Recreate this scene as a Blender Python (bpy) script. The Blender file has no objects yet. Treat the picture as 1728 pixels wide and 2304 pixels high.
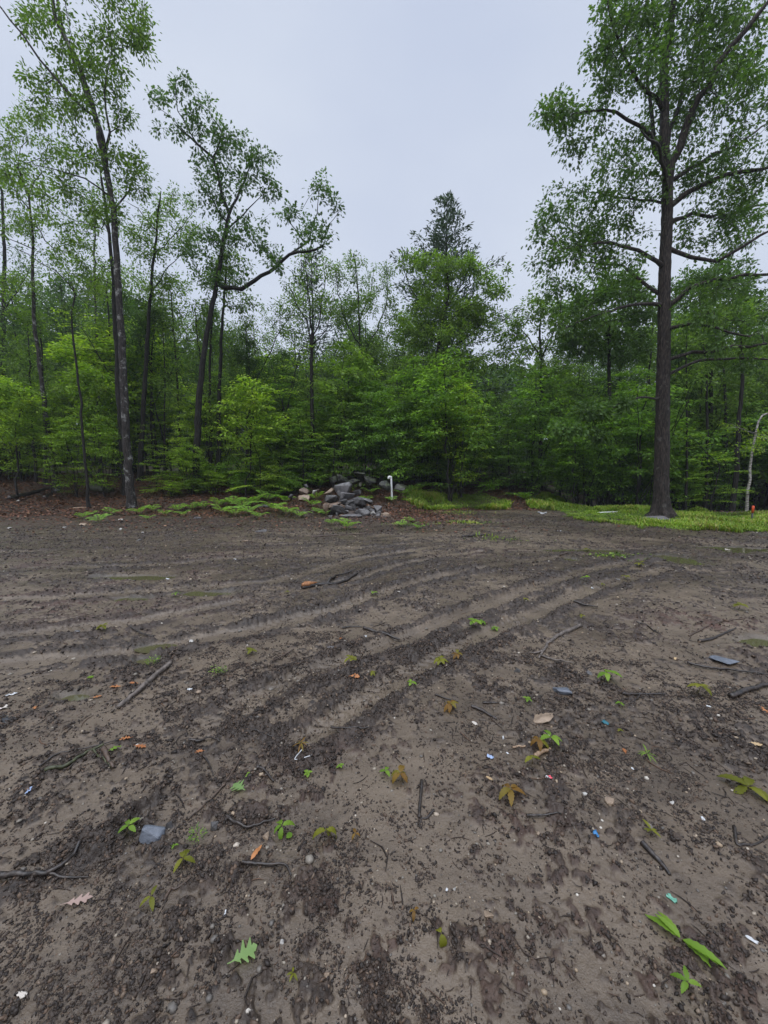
import bpy, math, random
import numpy as np
from mathutils import Vector
R = math.radians
rng = np.random.default_rng(7)
random.seed(7)
scene = bpy.context.scene
COL = scene.collection

# ------------------------------------------------------------------ camera, world, sun, exposure
F = 868.0; CX = 864.0; CY = 1152.0; PITCH = math.atan(87 / 868.0); EYE = 1.5
cam_d = bpy.data.cameras.new('camera'); cam = bpy.data.objects.new('camera', cam_d); COL.objects.link(cam)
cam_d.sensor_fit = 'VERTICAL'; cam_d.sensor_height = 24; cam_d.lens = 24 * F / 2304
cam_d.clip_start = 0.05; cam_d.clip_end = 2000
cam.location = (0, 0, EYE); cam.rotation_euler = (math.pi / 2 - PITCH, 0, 0)
scene.camera = cam

SUN_EL, SUN_AZ = 62, 200
w = bpy.data.worlds.new('World'); scene.world = w; w.use_nodes = True
nt = w.node_tree; N = nt.nodes; L = nt.links
bg = N['Background']
sky = N.new('ShaderNodeTexSky'); sky.sky_type = 'NISHITA'; sky.sun_disc = False
sky.sun_elevation = R(SUN_EL); sky.sun_rotation = R(SUN_AZ); sky.air_density = 1; sky.dust_density = 4
sm = N.new('ShaderNodeVectorMath'); sm.operation = 'SCALE'; sm.inputs['Scale'].default_value = 0.06
L.new(sky.outputs[0], sm.inputs[0])
tc = N.new('ShaderNodeTexCoord')
mp = N.new('ShaderNodeMapping'); mp.inputs['Scale'].default_value = (1.2, 1.2, 2.6)
L.new(tc.outputs['Generated'], mp.inputs[0])
nz = N.new('ShaderNodeTexNoise'); nz.inputs['Scale'].default_value = 1.3; nz.inputs['Detail'].default_value = 4
nz.inputs['Roughness'].default_value = 0.45
L.new(mp.outputs[0], nz.inputs['Vector'])
cr = N.new('ShaderNodeValToRGB'); cr.color_ramp.elements[0].position = 0.36; cr.color_ramp.elements[1].position = 0.64
cr.color_ramp.elements[0].color = (0.555, 0.62, 0.77, 1); cr.color_ramp.elements[1].color = (0.645, 0.705, 0.825, 1)
L.new(nz.outputs[0], cr.inputs[0])
sx = N.new('ShaderNodeSeparateXYZ'); L.new(tc.outputs['Generated'], sx.inputs[0])
mr = N.new('ShaderNodeMapRange'); mr.inputs[1].default_value = 0.74; mr.inputs[2].default_value = 1.0
mr.inputs[3].default_value = 1.0; mr.inputs[4].default_value = 5.0
L.new(sx.outputs[2], mr.inputs[0])
sc2 = N.new('ShaderNodeVectorMath'); sc2.operation = 'SCALE'
L.new(cr.outputs[0], sc2.inputs[0]); L.new(mr.outputs[0], sc2.inputs['Scale'])
mx = N.new('ShaderNodeMix'); mx.data_type = 'RGBA'; mx.inputs[0].default_value = 0.9
L.new(sm.outputs[0], mx.inputs[6]); L.new(sc2.outputs[0], mx.inputs[7])
L.new(mx.outputs[2], bg.inputs['Color']); bg.inputs['Strength'].default_value = 1.0

sd = bpy.data.lights.new('sun', 'SUN'); so = bpy.data.objects.new('sun', sd); COL.objects.link(so)
sd.energy = 1.5; sd.angle = R(60); sd.color = (1, 0.97, 0.92)
so.rotation_euler = (R(90 - SUN_EL), 0, R(180 - SUN_AZ))
so.location = (0, 0, 60)

scene.view_settings.view_transform = 'Standard'; scene.view_settings.look = 'None'
scene.view_settings.exposure = 0.17; scene.view_settings.gamma = 1
scene.render.engine = 'CYCLES'
scene.cycles.max_bounces = 5; scene.cycles.diffuse_bounces = 3; scene.cycles.glossy_bounces = 2
scene.cycles.transmission_bounces = 3; scene.cycles.transparent_max_bounces = 4
scene.cycles.caustics_reflective = False; scene.cycles.caustics_refractive = False
scene.cycles.use_denoising = True

# ------------------------------------------------------------------ pixel helpers (photo is 1728 x 2304)
CP, SP = math.cos(PITCH), math.sin(PITCH)
def ray(px, py):
    x = (px - CX) / F; y = -(py - CY) / F
    return np.array([x, CP + y * SP, -SP + y * CP])
def at(px, py, Y):
    d = ray(px, py); t = Y / d[1]
    return np.array([0, 0, EYE]) + d * t
def px_of(x, y, z):
    f = y * CP - (z - EYE) * SP; u = y * SP + (z - EYE) * CP
    return CX + F * x / f, CY - F * u / f

# ------------------------------------------------------------------ noise
def _h(ix, iy, s):
    n = (ix * 374761393 + iy * 668265263 + s * 974634777) & 0xffffffff
    n = ((n ^ (n >> 13)) * 1274126177) & 0xffffffff
    n = (n ^ (n >> 16)) & 0xffffff
    return n / float(0xffffff)
def vn(x, y, s=0):
    x = np.asarray(x, float); y = np.asarray(y, float)
    xf = np.floor(x); yf = np.floor(y)
    ix = xf.astype(np.int64); iy = yf.astype(np.int64)
    u = x - xf; v = y - yf
    u = u * u * u * (u * (u * 6 - 15) + 10); v = v * v * v * (v * (v * 6 - 15) + 10)
    a = _h(ix, iy, s); b = _h(ix + 1, iy, s); c = _h(ix, iy + 1, s); d = _h(ix + 1, iy + 1, s)
    return (a + (b - a) * u) * (1 - v) + (c + (d - c) * u) * v      # 0..1
def fbm(x, y, s=0, o=4, g=0.5):
    t = 0; a = 1; tot = 0
    for k in range(o):
        c, q = math.cos(0.6 * k), math.sin(0.6 * k)
        t = t + a * vn((x * c - y * q) * 2.03 ** k, (x * q + y * c) * 2.03 ** k, s + k * 7); tot += a; a *= g
    return t / tot
def ss(a, b, x):
    t = np.clip((x - a) / (b - a), 0, 1); return t * t * (3 - 2 * t)

# ------------------------------------------------------------------ terrain
def edge_of(a):                      # how far the bare ground reaches, by bearing
    return 13.6 + 1.9 * ss(0.05, 0.14, a) - 0.3 * ss(-0.5, -0.9, a)
def HM(x, y):
    x = np.asarray(x, float); y = np.asarray(y, float)
    a = x / np.maximum(y, 1.0)
    wl = 1 - ss(0.30, 0.62, a)
    e = edge_of(a)
    up = np.log1p(np.exp(np.clip((y - e - 0.9) * 2.5, -30, 30))) / 2.5
    up = np.where((y - e) > 11, np.maximum(y - e - 0.9, 0), up)
    rise = np.where(up < 6.5, 0.20 * up, 1.3 + 0.055 * (up - 6.5))
    rise = np.where(up > 32, rise + 0.10 * (up - 32), rise)
    rise = np.where(up > 90, 1.3 + 0.055 * 83.5 + 5.8, rise)
    dn = np.maximum(y - 15.0, 0)
    fall = -0.13 * np.minimum(dn, 14) + 0.11 * np.clip(dn - 26, 0, 70)
    h = wl * rise + (1 - wl) * fall
    h = h + 0.06 * (fbm(x * 0.25, y * 0.25, 3, 2) - 0.5) * ss(1, 6, np.hypot(x, y))
    h = h + 0.62 * np.exp(-(((x + 1.2) / 0.62) ** 2 + ((y - 13.75) / 0.45) ** 2)) + 0.25 * np.exp(-(((x + 2.9) / 1.2) ** 2 + ((y - 14.1) / 0.6) ** 2))
    h = h + ss(14, 20, y) * 0.35 * (fbm(x * 0.3 + 9, y * 0.3, 5, 3) - 0.5)
    return h
def gp(px, py, lift=0.0):
    """the point of the ground seen at a pixel"""
    d = ray(px, py)
    ts = np.arange(0.4, 70, 0.04); P = d[None] * ts[:, None]
    z = EYE + P[:, 2]; hh = HM(P[:, 0], P[:, 1]) + lift
    k = np.argmax(z <= hh)
    if not (z <= hh).any(): k = 450
    return P[k, 0], P[k, 1]

def poly(pts): return np.array([gp(*p) for p in pts])
TR = [poly(p) for p in [
    [(-250, 1570), (0, 1500), (300, 1465), (560, 1420), (760, 1370), (950, 1305), (1150, 1265), (1400, 1238)],
    [(-250, 1480), (0, 1435), (300, 1402), (550, 1352), (800, 1302), (900, 1268), (1080, 1240)],
    [(480, 1640), (640, 1535), (860, 1450), (1000, 1400), (1180, 1330), (1330, 1283), (1500, 1250)],
    [(700, 1660), (850, 1560), (1010, 1468), (1170, 1395), (1330, 1325), (1500, 1280)],
    [(-250, 1380), (0, 1350), (300, 1335), (600, 1312), (800, 1258), (1000, 1228)],
    [(-250, 1300), (100, 1278), (400, 1270), (700, 1242), (1000, 1217)],
    [(1150, 1240), (1400, 1236), (1500, 1231)], [(1560, 1229), (1650, 1233), (1850, 1236)],
    [(-250, 1245), (200, 1238), (600, 1227), (900, 1211)],
    [(-200, 2010), (0, 1985), (190, 1935), (330, 1830)],
]]
RK = [1, .8, 1, .8, .55, .5, .6, .7, .45, .6]
TRW = [0.13, 0.12, 0.12, 0.12, 0.13, 0.12, 0.08, 0.10, 0.12, 0.02]
TRD = [0.045, 0.04, 0.045, 0.03, 0.04, 0.035, 0.03, 0.035, 0.03, 0.012]
PUD = []
for (px, py, rx, ry) in [(1525, 1258, 38, 11), (354, 1457, 34, 7), (333, 1489, 27, 8), (166, 1569, 38, 12), (467, 1335, 55, 5),
                         (290, 1347, 46, 4), (300, 1298, 90, 4), (1706, 1447, 50, 11), (1623, 1232, 60, 3), (1700, 1237, 50, 3),
                         (1655, 1241, 24, 5), (1284, 1258, 18, 3), (1311, 1238, 70, 3)]:
    c = gp(px, py); f_ = gp(px, py + ry); n_ = gp(px, py - ry)
    PUD.append((c[0], c[1], rx / F * c[1] , max(abs(f_[1] - n_[1]) / 2, 0.03), float(HM(c[0], c[1]))))

def seg_dist(x, y, P):
    best = np.full(x.shape, 1e9); side = np.zeros(x.shape); arc = np.zeros(x.shape); s0 = 0
    for i in range(len(P) - 1):
        ax, ay = P[i]; bx, by = P[i + 1]; dx, dy = bx - ax, by - ay; l = math.hypot(dx, dy)
        t = np.clip(((x - ax) * dx + (y - ay) * dy) / (l * l), 0, 1)
        d = np.hypot(x - ax - t * dx, y - ay - t * dy)
        m = d < best
        best = np.where(m, d, best); arc = np.where(m, s0 + t * l, arc); s0 += l
    return best, arc

def terrain(x, y):
    """height, silt mask (1 = smooth washed silt), wet"""
    x = np.asarray(x, float); y = np.asarray(y, float)
    r = np.hypot(x, y)
    h = HM(x, y)
    near = 1 - ss(22, 30, r)
    field = 1 - ss(-0.3, 0.5, y - edge_of(x / np.maximum(y, 1)) + 0.8 * (vn(x * 0.8, y * 0.8, 40) - 0.5))
    # rough lumpy layer
    b = 0.050 * (fbm(x * 0.9, y * 0.9, 11, 3) - 0.5)
    cl = fbm(x * 9, y * 9, 21, 3, 0.6)
    cl2 = fbm(x * 34, y * 34, 31, 2, 0.6)
    patch = fbm(x * 2.1 + 5, y * 2.6, 51, 3)
    rough = b + 0.040 * (cl - 0.52) * (0.6 + 0.9 * ss(0.35, 0.65, patch)) + 0.034 * (cl2 - 0.5) * (0.6 + 0.9 * ss(0.3, 0.6, patch))
    rough = rough + 0.022 * (patch - 0.5)
    silt = b * 0.9 + 0.003 * (fbm(x * 5, y * 5, 61, 2) - 0.5) - 0.0002
    lugs = 0
    rutm = np.zeros(x.shape); bmm = np.zeros(x.shape)
    for P, wd, dp, rk in zip(TR, TRW, TRD, RK):
        d, s = seg_dist(x, y, P)
        wv = d + 0.05 * (vn(x * 3, y * 3, 71) - 0.5); wd = wd * .85
        inn = 1 - ss(wd * 0.6, wd * 1.25, wv)
        brk = ss(0.25, 0.5, vn(s * 0.9, P[0][0] + 0 * s, 81))
        berm = np.exp(-((wv - wd * 1.6) / 0.06) ** 2) * (0.35 + 0.9 * vn(x * 1.5, y * 1.5, 91))
        k = (0.2 + 0.8 * brk) * rk * (0.45 + 1.0 * vn(x * 0.7, y * 0.7, 72))
        wv = wv + 0.05 * (fbm(x * 5, y * 5, 73, 2) - 0.5)
        rough = rough - dp * 1.15 * inn * k + 0.026 * berm * k * (0.3 + 1.3 * cl)
        silt = silt - dp * 0.8 * inn * k
        lug = np.maximum(np.sin((s + d * 0.8) * 2 * math.pi / 0.09), 0) ** 0.5
        lugs = lugs + inn * brk * lug * ss(0.4, 0.6, vn(x * 1.1, y * 1.1, 95)) * 0.010
        rutm = np.maximum(rutm, inn * k); bmm = np.maximum(bmm, np.exp(-((wv - wd * 1.8) / 0.08) ** 2) * np.clip(k * 1.4, 0, 1) * ss(.38, .58, fbm(x * 3.5, y * 3.5, 74, 3)))
    silt = silt + lugs
    dlt = rough - silt
    m = 1 - ss(-0.003, 0.011, dlt)                          # 1 where silt covers
    hh = np.where(dlt > 0, rough, silt)
    hh = hh * field + (1 - field) * (0.06 * (fbm(x * 3, y * 3, 44, 3) - 0.5))
    h = h + hh * near
    wet = rutm * 0.25; terrain.rut = rutm; terrain.berm = bmm
    for (cx, cy, rx, ry, z0) in PUD:
        q = np.hypot((x - cx) / rx, (y - cy) / ry) + 0.45 * (vn(x * 7, y * 7, 99) - 0.5)
        k = 1 - ss(0.75, 1.5, q)
        h = h * (1 - k) + (z0 - 0.024 - 0.016 * (1 - q.clip(0, 1))) * k
        wet = np.maximum(wet, 1 - ss(1.0, 2.0, q))
    return h, m * field, wet, field
def HT(x, y): return terrain(np.atleast_1d(x), np.atleast_1d(y))[0]
def g3(px, py, lift=0.0):
    x, y = gp(px, py)
    return np.array([x, y, float(HT(x, y)[0]) + lift])

GRASS = [poly([(1245, 1154), (1330, 1174), (1430, 1188), (1560, 1196), (1900, 1202), (1900, 1165), (1728, 1158), (1600, 1156), (1450, 1148), (1320, 1130), (1260, 1138)]),
         poly([(890, 1126), (930, 1141), (1060, 1145), (1150, 1149), (1125, 1124), (1085, 1109), (930, 1107)]),
         poly([(1190, 1143), (1240, 1150), (1300, 1140), (1280, 1118), (1220, 1113), (1190, 1122)])]
def inpoly(x, y, P):
    c = np.zeros(x.shape, bool); j = len(P) - 1
    for i in range(len(P)):
        xi, yi = P[i]; xj, yj = P[j]
        c ^= ((yi > y) != (yj > y)) & (x < (xj - xi) * (y - yi) / (yj - yi + 1e-12) + xi); j = i
    return c
def grass_mask(x, y):
    jx = x + 0.6 * (vn(x * 1.2, y * 1.2, 120) - 0.5) + 0.3 * (vn(x * 6, y * 6, 121) - 0.5)
    jy = y + 0.6 * (vn(x * 1.2, y * 1.2, 122) - 0.5) + 0.3 * (vn(x * 6, y * 6, 123) - 0.5)
    return inpoly(jx, jy, GRASS[0]) | inpoly(jx, jy, GRASS[1]) | inpoly(jx, jy, GRASS[2])

# ------------------------------------------------------------------ mesh helpers
def mesh_from(name, V, Fc, mat, attrs=None, smooth=False, uv=None):
    """V (n,3); Fc list of (m,k) int arrays"""
    me = bpy.data.meshes.new(name)
    V = np.asarray(V, np.float32)
    if not isinstance(Fc, list): Fc = [Fc]
    Fc = [np.asarray(f, np.int32) for f in Fc if len(f)]
    me.vertices.add(len(V)); me.vertices.foreach_set('co', V.ravel())
    nl = sum(f.size for f in Fc); nf = sum(len(f) for f in Fc)
    me.loops.add(nl); me.loops.foreach_set('vertex_index', np.concatenate([f.ravel() for f in Fc]))
    me.polygons.add(nf)
    tot = np.concatenate([np.full(len(f), f.shape[1], np.int32) for f in Fc])
    st = np.concatenate([[0], np.cumsum(tot)[:-1]]).astype(np.int32)
    me.polygons.foreach_set('loop_start', st); me.polygons.foreach_set('loop_total', tot)
    if smooth: me.polygons.foreach_set('use_smooth', np.ones(nf, bool))
    for k, a in (attrs or {}).items():
        at_ = me.attributes.new(k, 'FLOAT', 'POINT'); at_.data.foreach_set('value', np.asarray(a, np.float32))
    me.materials.append(mat)
    me.update(calc_edges=True)
    return me
def link(name, me, parent=None, loc=None):
    o = bpy.data.objects.new(name, me); COL.objects.link(o)
    if parent is not None: o.parent = parent
    if loc is not None: o.location = loc
    return o
def tag(o, label=None, cat=None, group=None, kind=None):
    if label: o['label'] = label
    if cat: o['category'] = cat
    if group: o['group'] = group
    if kind: o['kind'] = kind
    return o
def root(name, loc, label, cat, group=None):
    o = bpy.data.objects.new(name, None); COL.objects.link(o); o.location = [float(v) for v in loc]
    o.empty_display_size = 0.1
    return tag(o, label, cat, group)
def copy_tree(o, loc, rz, s, label, group=None, sz=None, tilt=(0, 0)):
    c = o.copy(); COL.objects.link(c); c.location = [float(v) for v in loc]
    c.rotation_euler = (tilt[0], tilt[1], rz); c.scale = (s, s, sz or s)
    c['label'] = label
    if group: c['group'] = group
    for ch in o.children:
        k = ch.copy(); COL.objects.link(k); k.parent = c
    return c

# ------------------------------------------------------------------ materials
def newmat(name):
    m = bpy.data.materials.new(name); m.use_nodes = True
    return m, m.node_tree.nodes, m.node_tree.links, m.node_tree.nodes['Principled BSDF']
def ramp(N, stops):
    r = N.new('ShaderNodeValToRGB'); e = r.color_ramp.elements
    while len(e) > 1: e.remove(e[-1])
    for i, (p, c) in enumerate(stops):
        q = e[0] if i == 0 else e.new(p)
        q.position = p; q.color = (*c, 1)
    return r
def leafmat(name, stops, trans=0.45, rough=0.5, spec=0.25, mott=0.9):
    m, N, L, b = newmat(name)
    a = N.new('ShaderNodeAttribute'); a.attribute_name = 'v'
    oi = N.new('ShaderNodeObjectInfo')
    ad = N.new('ShaderNodeMath'); ad.operation = 'MULTIPLY_ADD'; ad.inputs[1].default_value = 0.30; ad.inputs[2].default_value = -0.15
    L.new(oi.outputs['Random'], ad.inputs[0])
    s = N.new('ShaderNodeMath'); s.operation = 'ADD'; L.new(a.outputs['Fac'], s.inputs[0]); L.new(ad.outputs[0], s.inputs[1])
    r0 = ramp(N, stops); L.new(s.outputs[0], r0.inputs[0])
    tcn = N.new('ShaderNodeTexCoord'); ns = N.new('ShaderNodeTexNoise'); ns.inputs['Scale'].default_value = mott; ns.inputs['Detail'].default_value = 3
    L.new(tcn.outputs['Object'], ns.inputs['Vector']); mrr = N.new('ShaderNodeMapRange'); mrr.inputs[1].default_value = .3; mrr.inputs[2].default_value = .7
    mrr.inputs[3].default_value = .62; mrr.inputs[4].default_value = 1.35; L.new(ns.outputs[0], mrr.inputs[0])
    r = N.new('ShaderNodeVectorMath'); r.operation = 'SCALE'; L.new(r0.outputs[0], r.inputs[0]); L.new(mrr.outputs[0], r.inputs['Scale'])
    L.new(r.outputs[0], b.inputs['Base Color']); b.inputs['Roughness'].default_value = rough
    b.inputs['Specular IOR Level'].default_value = spec
    t = N.new('ShaderNodeBsdfTranslucent'); 
    tm = N.new('ShaderNodeMix'); tm.data_type = 'RGBA'; tm.blend_type = 'MULTIPLY'; tm.inputs[0].default_value = 1
    tm.inputs[7].default_value = (1.25, 1.35, 0.55, 1)
    L.new(r.outputs[0], tm.inputs[6]); L.new(tm.outputs[2], t.inputs['Color'])
    mxs = N.new('ShaderNodeMixShader'); mxs.inputs[0].default_value = trans
    L.new(b.outputs[0], mxs.inputs[1]); L.new(t.outputs[0], mxs.inputs[2])
    L.new(mxs.outputs[0], N['Material Output'].inputs['Surface'])
    return m
M = {}
M['oak'] = leafmat('oak_leaf', [(0, (0.045, 0.095, 0.024)), (0.5, (0.075, 0.145, 0.034)), (1, (0.14, 0.23, 0.05))])
M['maple'] = leafmat('maple_leaf', [(0, (0.08, 0.145, 0.03)), (0.5, (0.14, 0.235, 0.038)), (1, (0.25, 0.37, 0.055))])
M['beech'] = leafmat('beech_leaf', [(0, (0.10, 0.19, 0.024)), (0.5, (0.22, 0.35, 0.034)), (1, (0.44, 0.56, 0.07))])
M['beech_dark'] = leafmat('understorey_leaf', [(0, (0.08, 0.165, 0.03)), (0.5, (0.15, 0.28, 0.04)), (1, (0.30, 0.46, 0.05))])
M['needle'] = leafmat('needle', [(0, (0.045, 0.08, 0.045)), (1, (0.09, 0.14, 0.08))], trans=0.1)
M['fern'] = leafmat('fern_leaf', [(0, (0.14, 0.30, 0.04)), (1, (0.28, 0.46, 0.07))])
M['grass'] = leafmat('grass_blade', [(0, (0.06, 0.11, 0.02)), (0.5, (0.15, 0.26, 0.028)), (0.85, (0.28, 0.38, 0.05)), (1, (0.32, 0.31, 0.09))], trans=0.3)
M['weed_green'] = leafmat('weed_green', [(0, (0.11, 0.22, 0.02)), (1, (0.24, 0.38, 0.05))])
M['weed_yellow'] = leafmat('weed_yellow', [(0, (0.13, 0.14, 0.015)), (1, (0.25, 0.25, 0.03))])
M['weed_orange'] = leafmat('weed_orange', [(0, (0.15, 0.085, 0.022)), (0.6, (0.24, 0.13, 0.03)), (1, (0.20, 0.19, 0.03))])
M['pale_leaf'] = leafmat('pale_green_leaf', [(0, (0.19, 0.32, 0.11)), (1, (0.26, 0.40, 0.14))])
M['litter'] = leafmat('dead_leaf', [(0, (0.035, 0.018, 0.012)), (0.5, (0.10, 0.042, 0.024)), (0.85, (0.19, 0.085, 0.045)), (1, (0.36, 0.24, 0.15))], trans=0.08, rough=0.55)

def bark(name, c1, c2, lich=0.0, lichc=(0.35, 0.36, 0.33), scale=1.0, birch=False):
    m, N, L, b = newmat(name)
    t = N.new('ShaderNodeTexCoord'); mp = N.new('ShaderNodeMapping')
    mp.inputs['Scale'].default_value = (38 * scale, 38 * scale, (70 if birch else 6) * scale)
    if birch: mp.inputs['Scale'].default_value = (8, 8, 45)
    L.new(t.outputs['Object'], mp.inputs[0])
    n = N.new('ShaderNodeTexNoise'); n.inputs['Scale'].default_value = 1; n.inputs['Detail'].default_value = 5
    L.new(mp.outputs[0], n.inputs['Vector'])
    r = ramp(N, [(0.40, c1), (0.64, c2)]); L.new(n.outputs[0], r.inputs[0])
    n2 = N.new('ShaderNodeTexNoise'); n2.inputs['Scale'].default_value = 4.5; n2.inputs['Detail'].default_value = 6; n2.inputs['Roughness'].default_value = 0.7
    L.new(t.outputs['Object'], n2.inputs['Vector'])
    r2 = ramp(N, [(0.60 - 0.06 * lich, (0, 0, 0)), (0.68 - 0.04 * lich, (1, 1, 1))]); L.new(n2.outputs[0], r2.inputs[0])
    mm = N.new('ShaderNodeMath'); mm.operation = 'MULTIPLY'; mm.inputs[1].default_value = min(1, lich * 1.4)
    L.new(r2.outputs[0], mm.inputs[0])
    mx = N.new('ShaderNodeMix'); mx.data_type = 'RGBA'; mx.inputs[7].default_value = (*lichc, 1)
    L.new(mm.outputs[0], mx.inputs[0]); L.new(r.outputs[0], mx.inputs[6]); L.new(mx.outputs[2], b.inputs['Base Color'])
    b.inputs['Roughness'].default_value = 0.75; b.inputs['Specular IOR Level'].default_value = 0.3
    bm = N.new('ShaderNodeBump'); bm.inputs['Strength'].default_value = 0.9; bm.inputs['Distance'].default_value = 0.035
    L.new(n.outputs[0], bm.inputs['Height']); L.new(bm.outputs[0], b.inputs['Normal'])
    return m
M['bark_oak'] = bark('oak_bark', (0.010, 0.008, 0.007), (0.062, 0.048, 0.041), 0.35, (0.16, 0.16, 0.145))
M['bark_dark'] = bark('dark_bark', (0.006, 0.0055, 0.005), (0.028, 0.023, 0.020), 0.25, (0.07, 0.075, 0.065))
M['bark_grey'] = bark('grey_bark', (0.012, 0.010, 0.009), (0.055, 0.046, 0.041), 0.9, (0.26, 0.26, 0.25))
M['bark_birch'] = bark('birch_bark', (0.12, 0.10, 0.09), (0.52, 0.50, 0.46), 0.3, (0.6, 0.6, 0.56), birch=True)

def ground_material():
    m, N, L, b = newmat('mud')
    g = N.new('ShaderNodeNewGeometry')
    def att(n):
        a = N.new('ShaderNodeAttribute'); a.attribute_name = n; return a.outputs['Fac']
    def noise(s, d=4, r=0.6):
        n = N.new('ShaderNodeTexNoise'); n.inputs['Scale'].default_value = s; n.inputs['Detail'].default_value = d; n.inputs['Roughness'].default_value = r
        L.new(g.outputs['Position'], n.inputs['Vector']); return n.outputs[0]
    def mix(f, a, c):
        x = N.new('ShaderNodeMix'); x.data_type = 'RGBA'
        L.new(f, x.inputs[0]) if not isinstance(f, float) else setattr(x.inputs[0], 'default_value', f)
        for i, q in ((6, a), (7, c)):
            if isinstance(q, tuple): x.inputs[i].default_value = (*q, 1)
            else: L.new(q, x.inputs[i])
        return x.outputs[2]
    def mth(op, a, c):
        x = N.new('ShaderNodeMath'); x.operation = op; x.use_clamp = True
        for i, q in ((0, a), (1, c)):
            if isinstance(q, (int, float)): x.inputs[i].default_value = q
            else: L.new(q, x.inputs[i])
        return x.outputs[0]
    def rr(f, a, c):
        r = ramp(N, [(a, (0, 0, 0)), (c, (1, 1, 1))]); L.new(f, r.inputs[0]); return r.outputs[0]
    n1 = noise(1.6, 3); n2 = noise(22, 5, 0.65); n3 = noise(160, 3, 0.7); n4 = noise(7, 4)
    silt = mix(rr(n1, 0.35, 0.65), (0.092, 0.069, 0.048), (0.146, 0.112, 0.080))
    silt = mix(mth('MULTIPLY', rr(n3, 0.35, 0.8), 0.35), silt, (0.22, 0.168, 0.115))
    # small dark crumbs sprinkled on the silt
    vo = N.new('ShaderNodeTexVoronoi'); vo.inputs['Scale'].default_value = 55; vo.inputs['Randomness'].default_value = 1
    L.new(g.outputs['Position'], vo.inputs['Vector'])
    cr = mth('MULTIPLY', rr(vo.outputs['Distance'], 0.32, 0.12), rr(n4, 0.44, 0.60))
    silt = mix(mth('MULTIPLY', cr, 0.8), silt, (0.032, 0.025, 0.02))
    silt = mix(mth('MULTIPLY', rr(noise(3.3, 5, 0.65), 0.42, 0.70), 0.65), silt, (0.052, 0.038, 0.027))
    soil = mix(rr(n2, 0.35, 0.65), (0.013, 0.009, 0.007), (0.078, 0.055, 0.039))
    soil = mix(mth('MULTIPLY', rr(n3, 0.4, 0.7), 0.5), soil, (0.030, 0.022, 0.017))
    soil = mix(mth('MULTIPLY', att('red'), rr(n4, 0.3, 0.7)), soil, (0.095, 0.045, 0.030))
    sm_ = mth('MULTIPLY', att('silt'), 1.0)
    sel = rr(mth('ADD', sm_, mth('MULTIPLY', mth('SUBTRACT', n2, 0.5), 1.1)), 0.18, 0.85)
    base = mix(sel, soil, silt)
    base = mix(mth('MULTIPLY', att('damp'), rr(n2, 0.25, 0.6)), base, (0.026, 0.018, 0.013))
    base = mix(mth('MULTIPLY', att('wet'), 0.45), base, (0.065, 0.056, 0.040))
    lit = mix(rr(n2, 0.35, 0.7), (0.016, 0.011, 0.008), (0.060, 0.034, 0.023))
    base = mix(att('field'), lit, base)
    L.new(base, b.inputs['Base Color'])
    ro = N.new('ShaderNodeMapRange'); ro.inputs[3].default_value = 0.62; ro.inputs[4].default_value = 0.42
    L.new(sel, ro.inputs[0])
    ro2 = mth('SUBTRACT', mth('SUBTRACT', ro.outputs[0], mth('MULTIPLY', att('wet'), 0.12)), mth('MULTIPLY', att('damp'), 0.12)); L.new(ro2, b.inputs['Roughness'])
    b.inputs['Specular IOR Level'].default_value = 0.42
    hsum = N.new('ShaderNodeMath'); hsum.operation = 'MULTIPLY_ADD'; L.new(n3, hsum.inputs[0]); hsum.inputs[1].default_value = 0.35; L.new(n2, hsum.inputs[2])
    bp = N.new('ShaderNodeBump'); bp.inputs['Strength'].default_value = 0.8; bp.inputs['Distance'].default_value = 0.010
    L.new(hsum.outputs[0], bp.inputs['Height']); L.new(bp.outputs[0], b.inputs['Normal'])
    return m
M['ground'] = ground_material()

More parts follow.
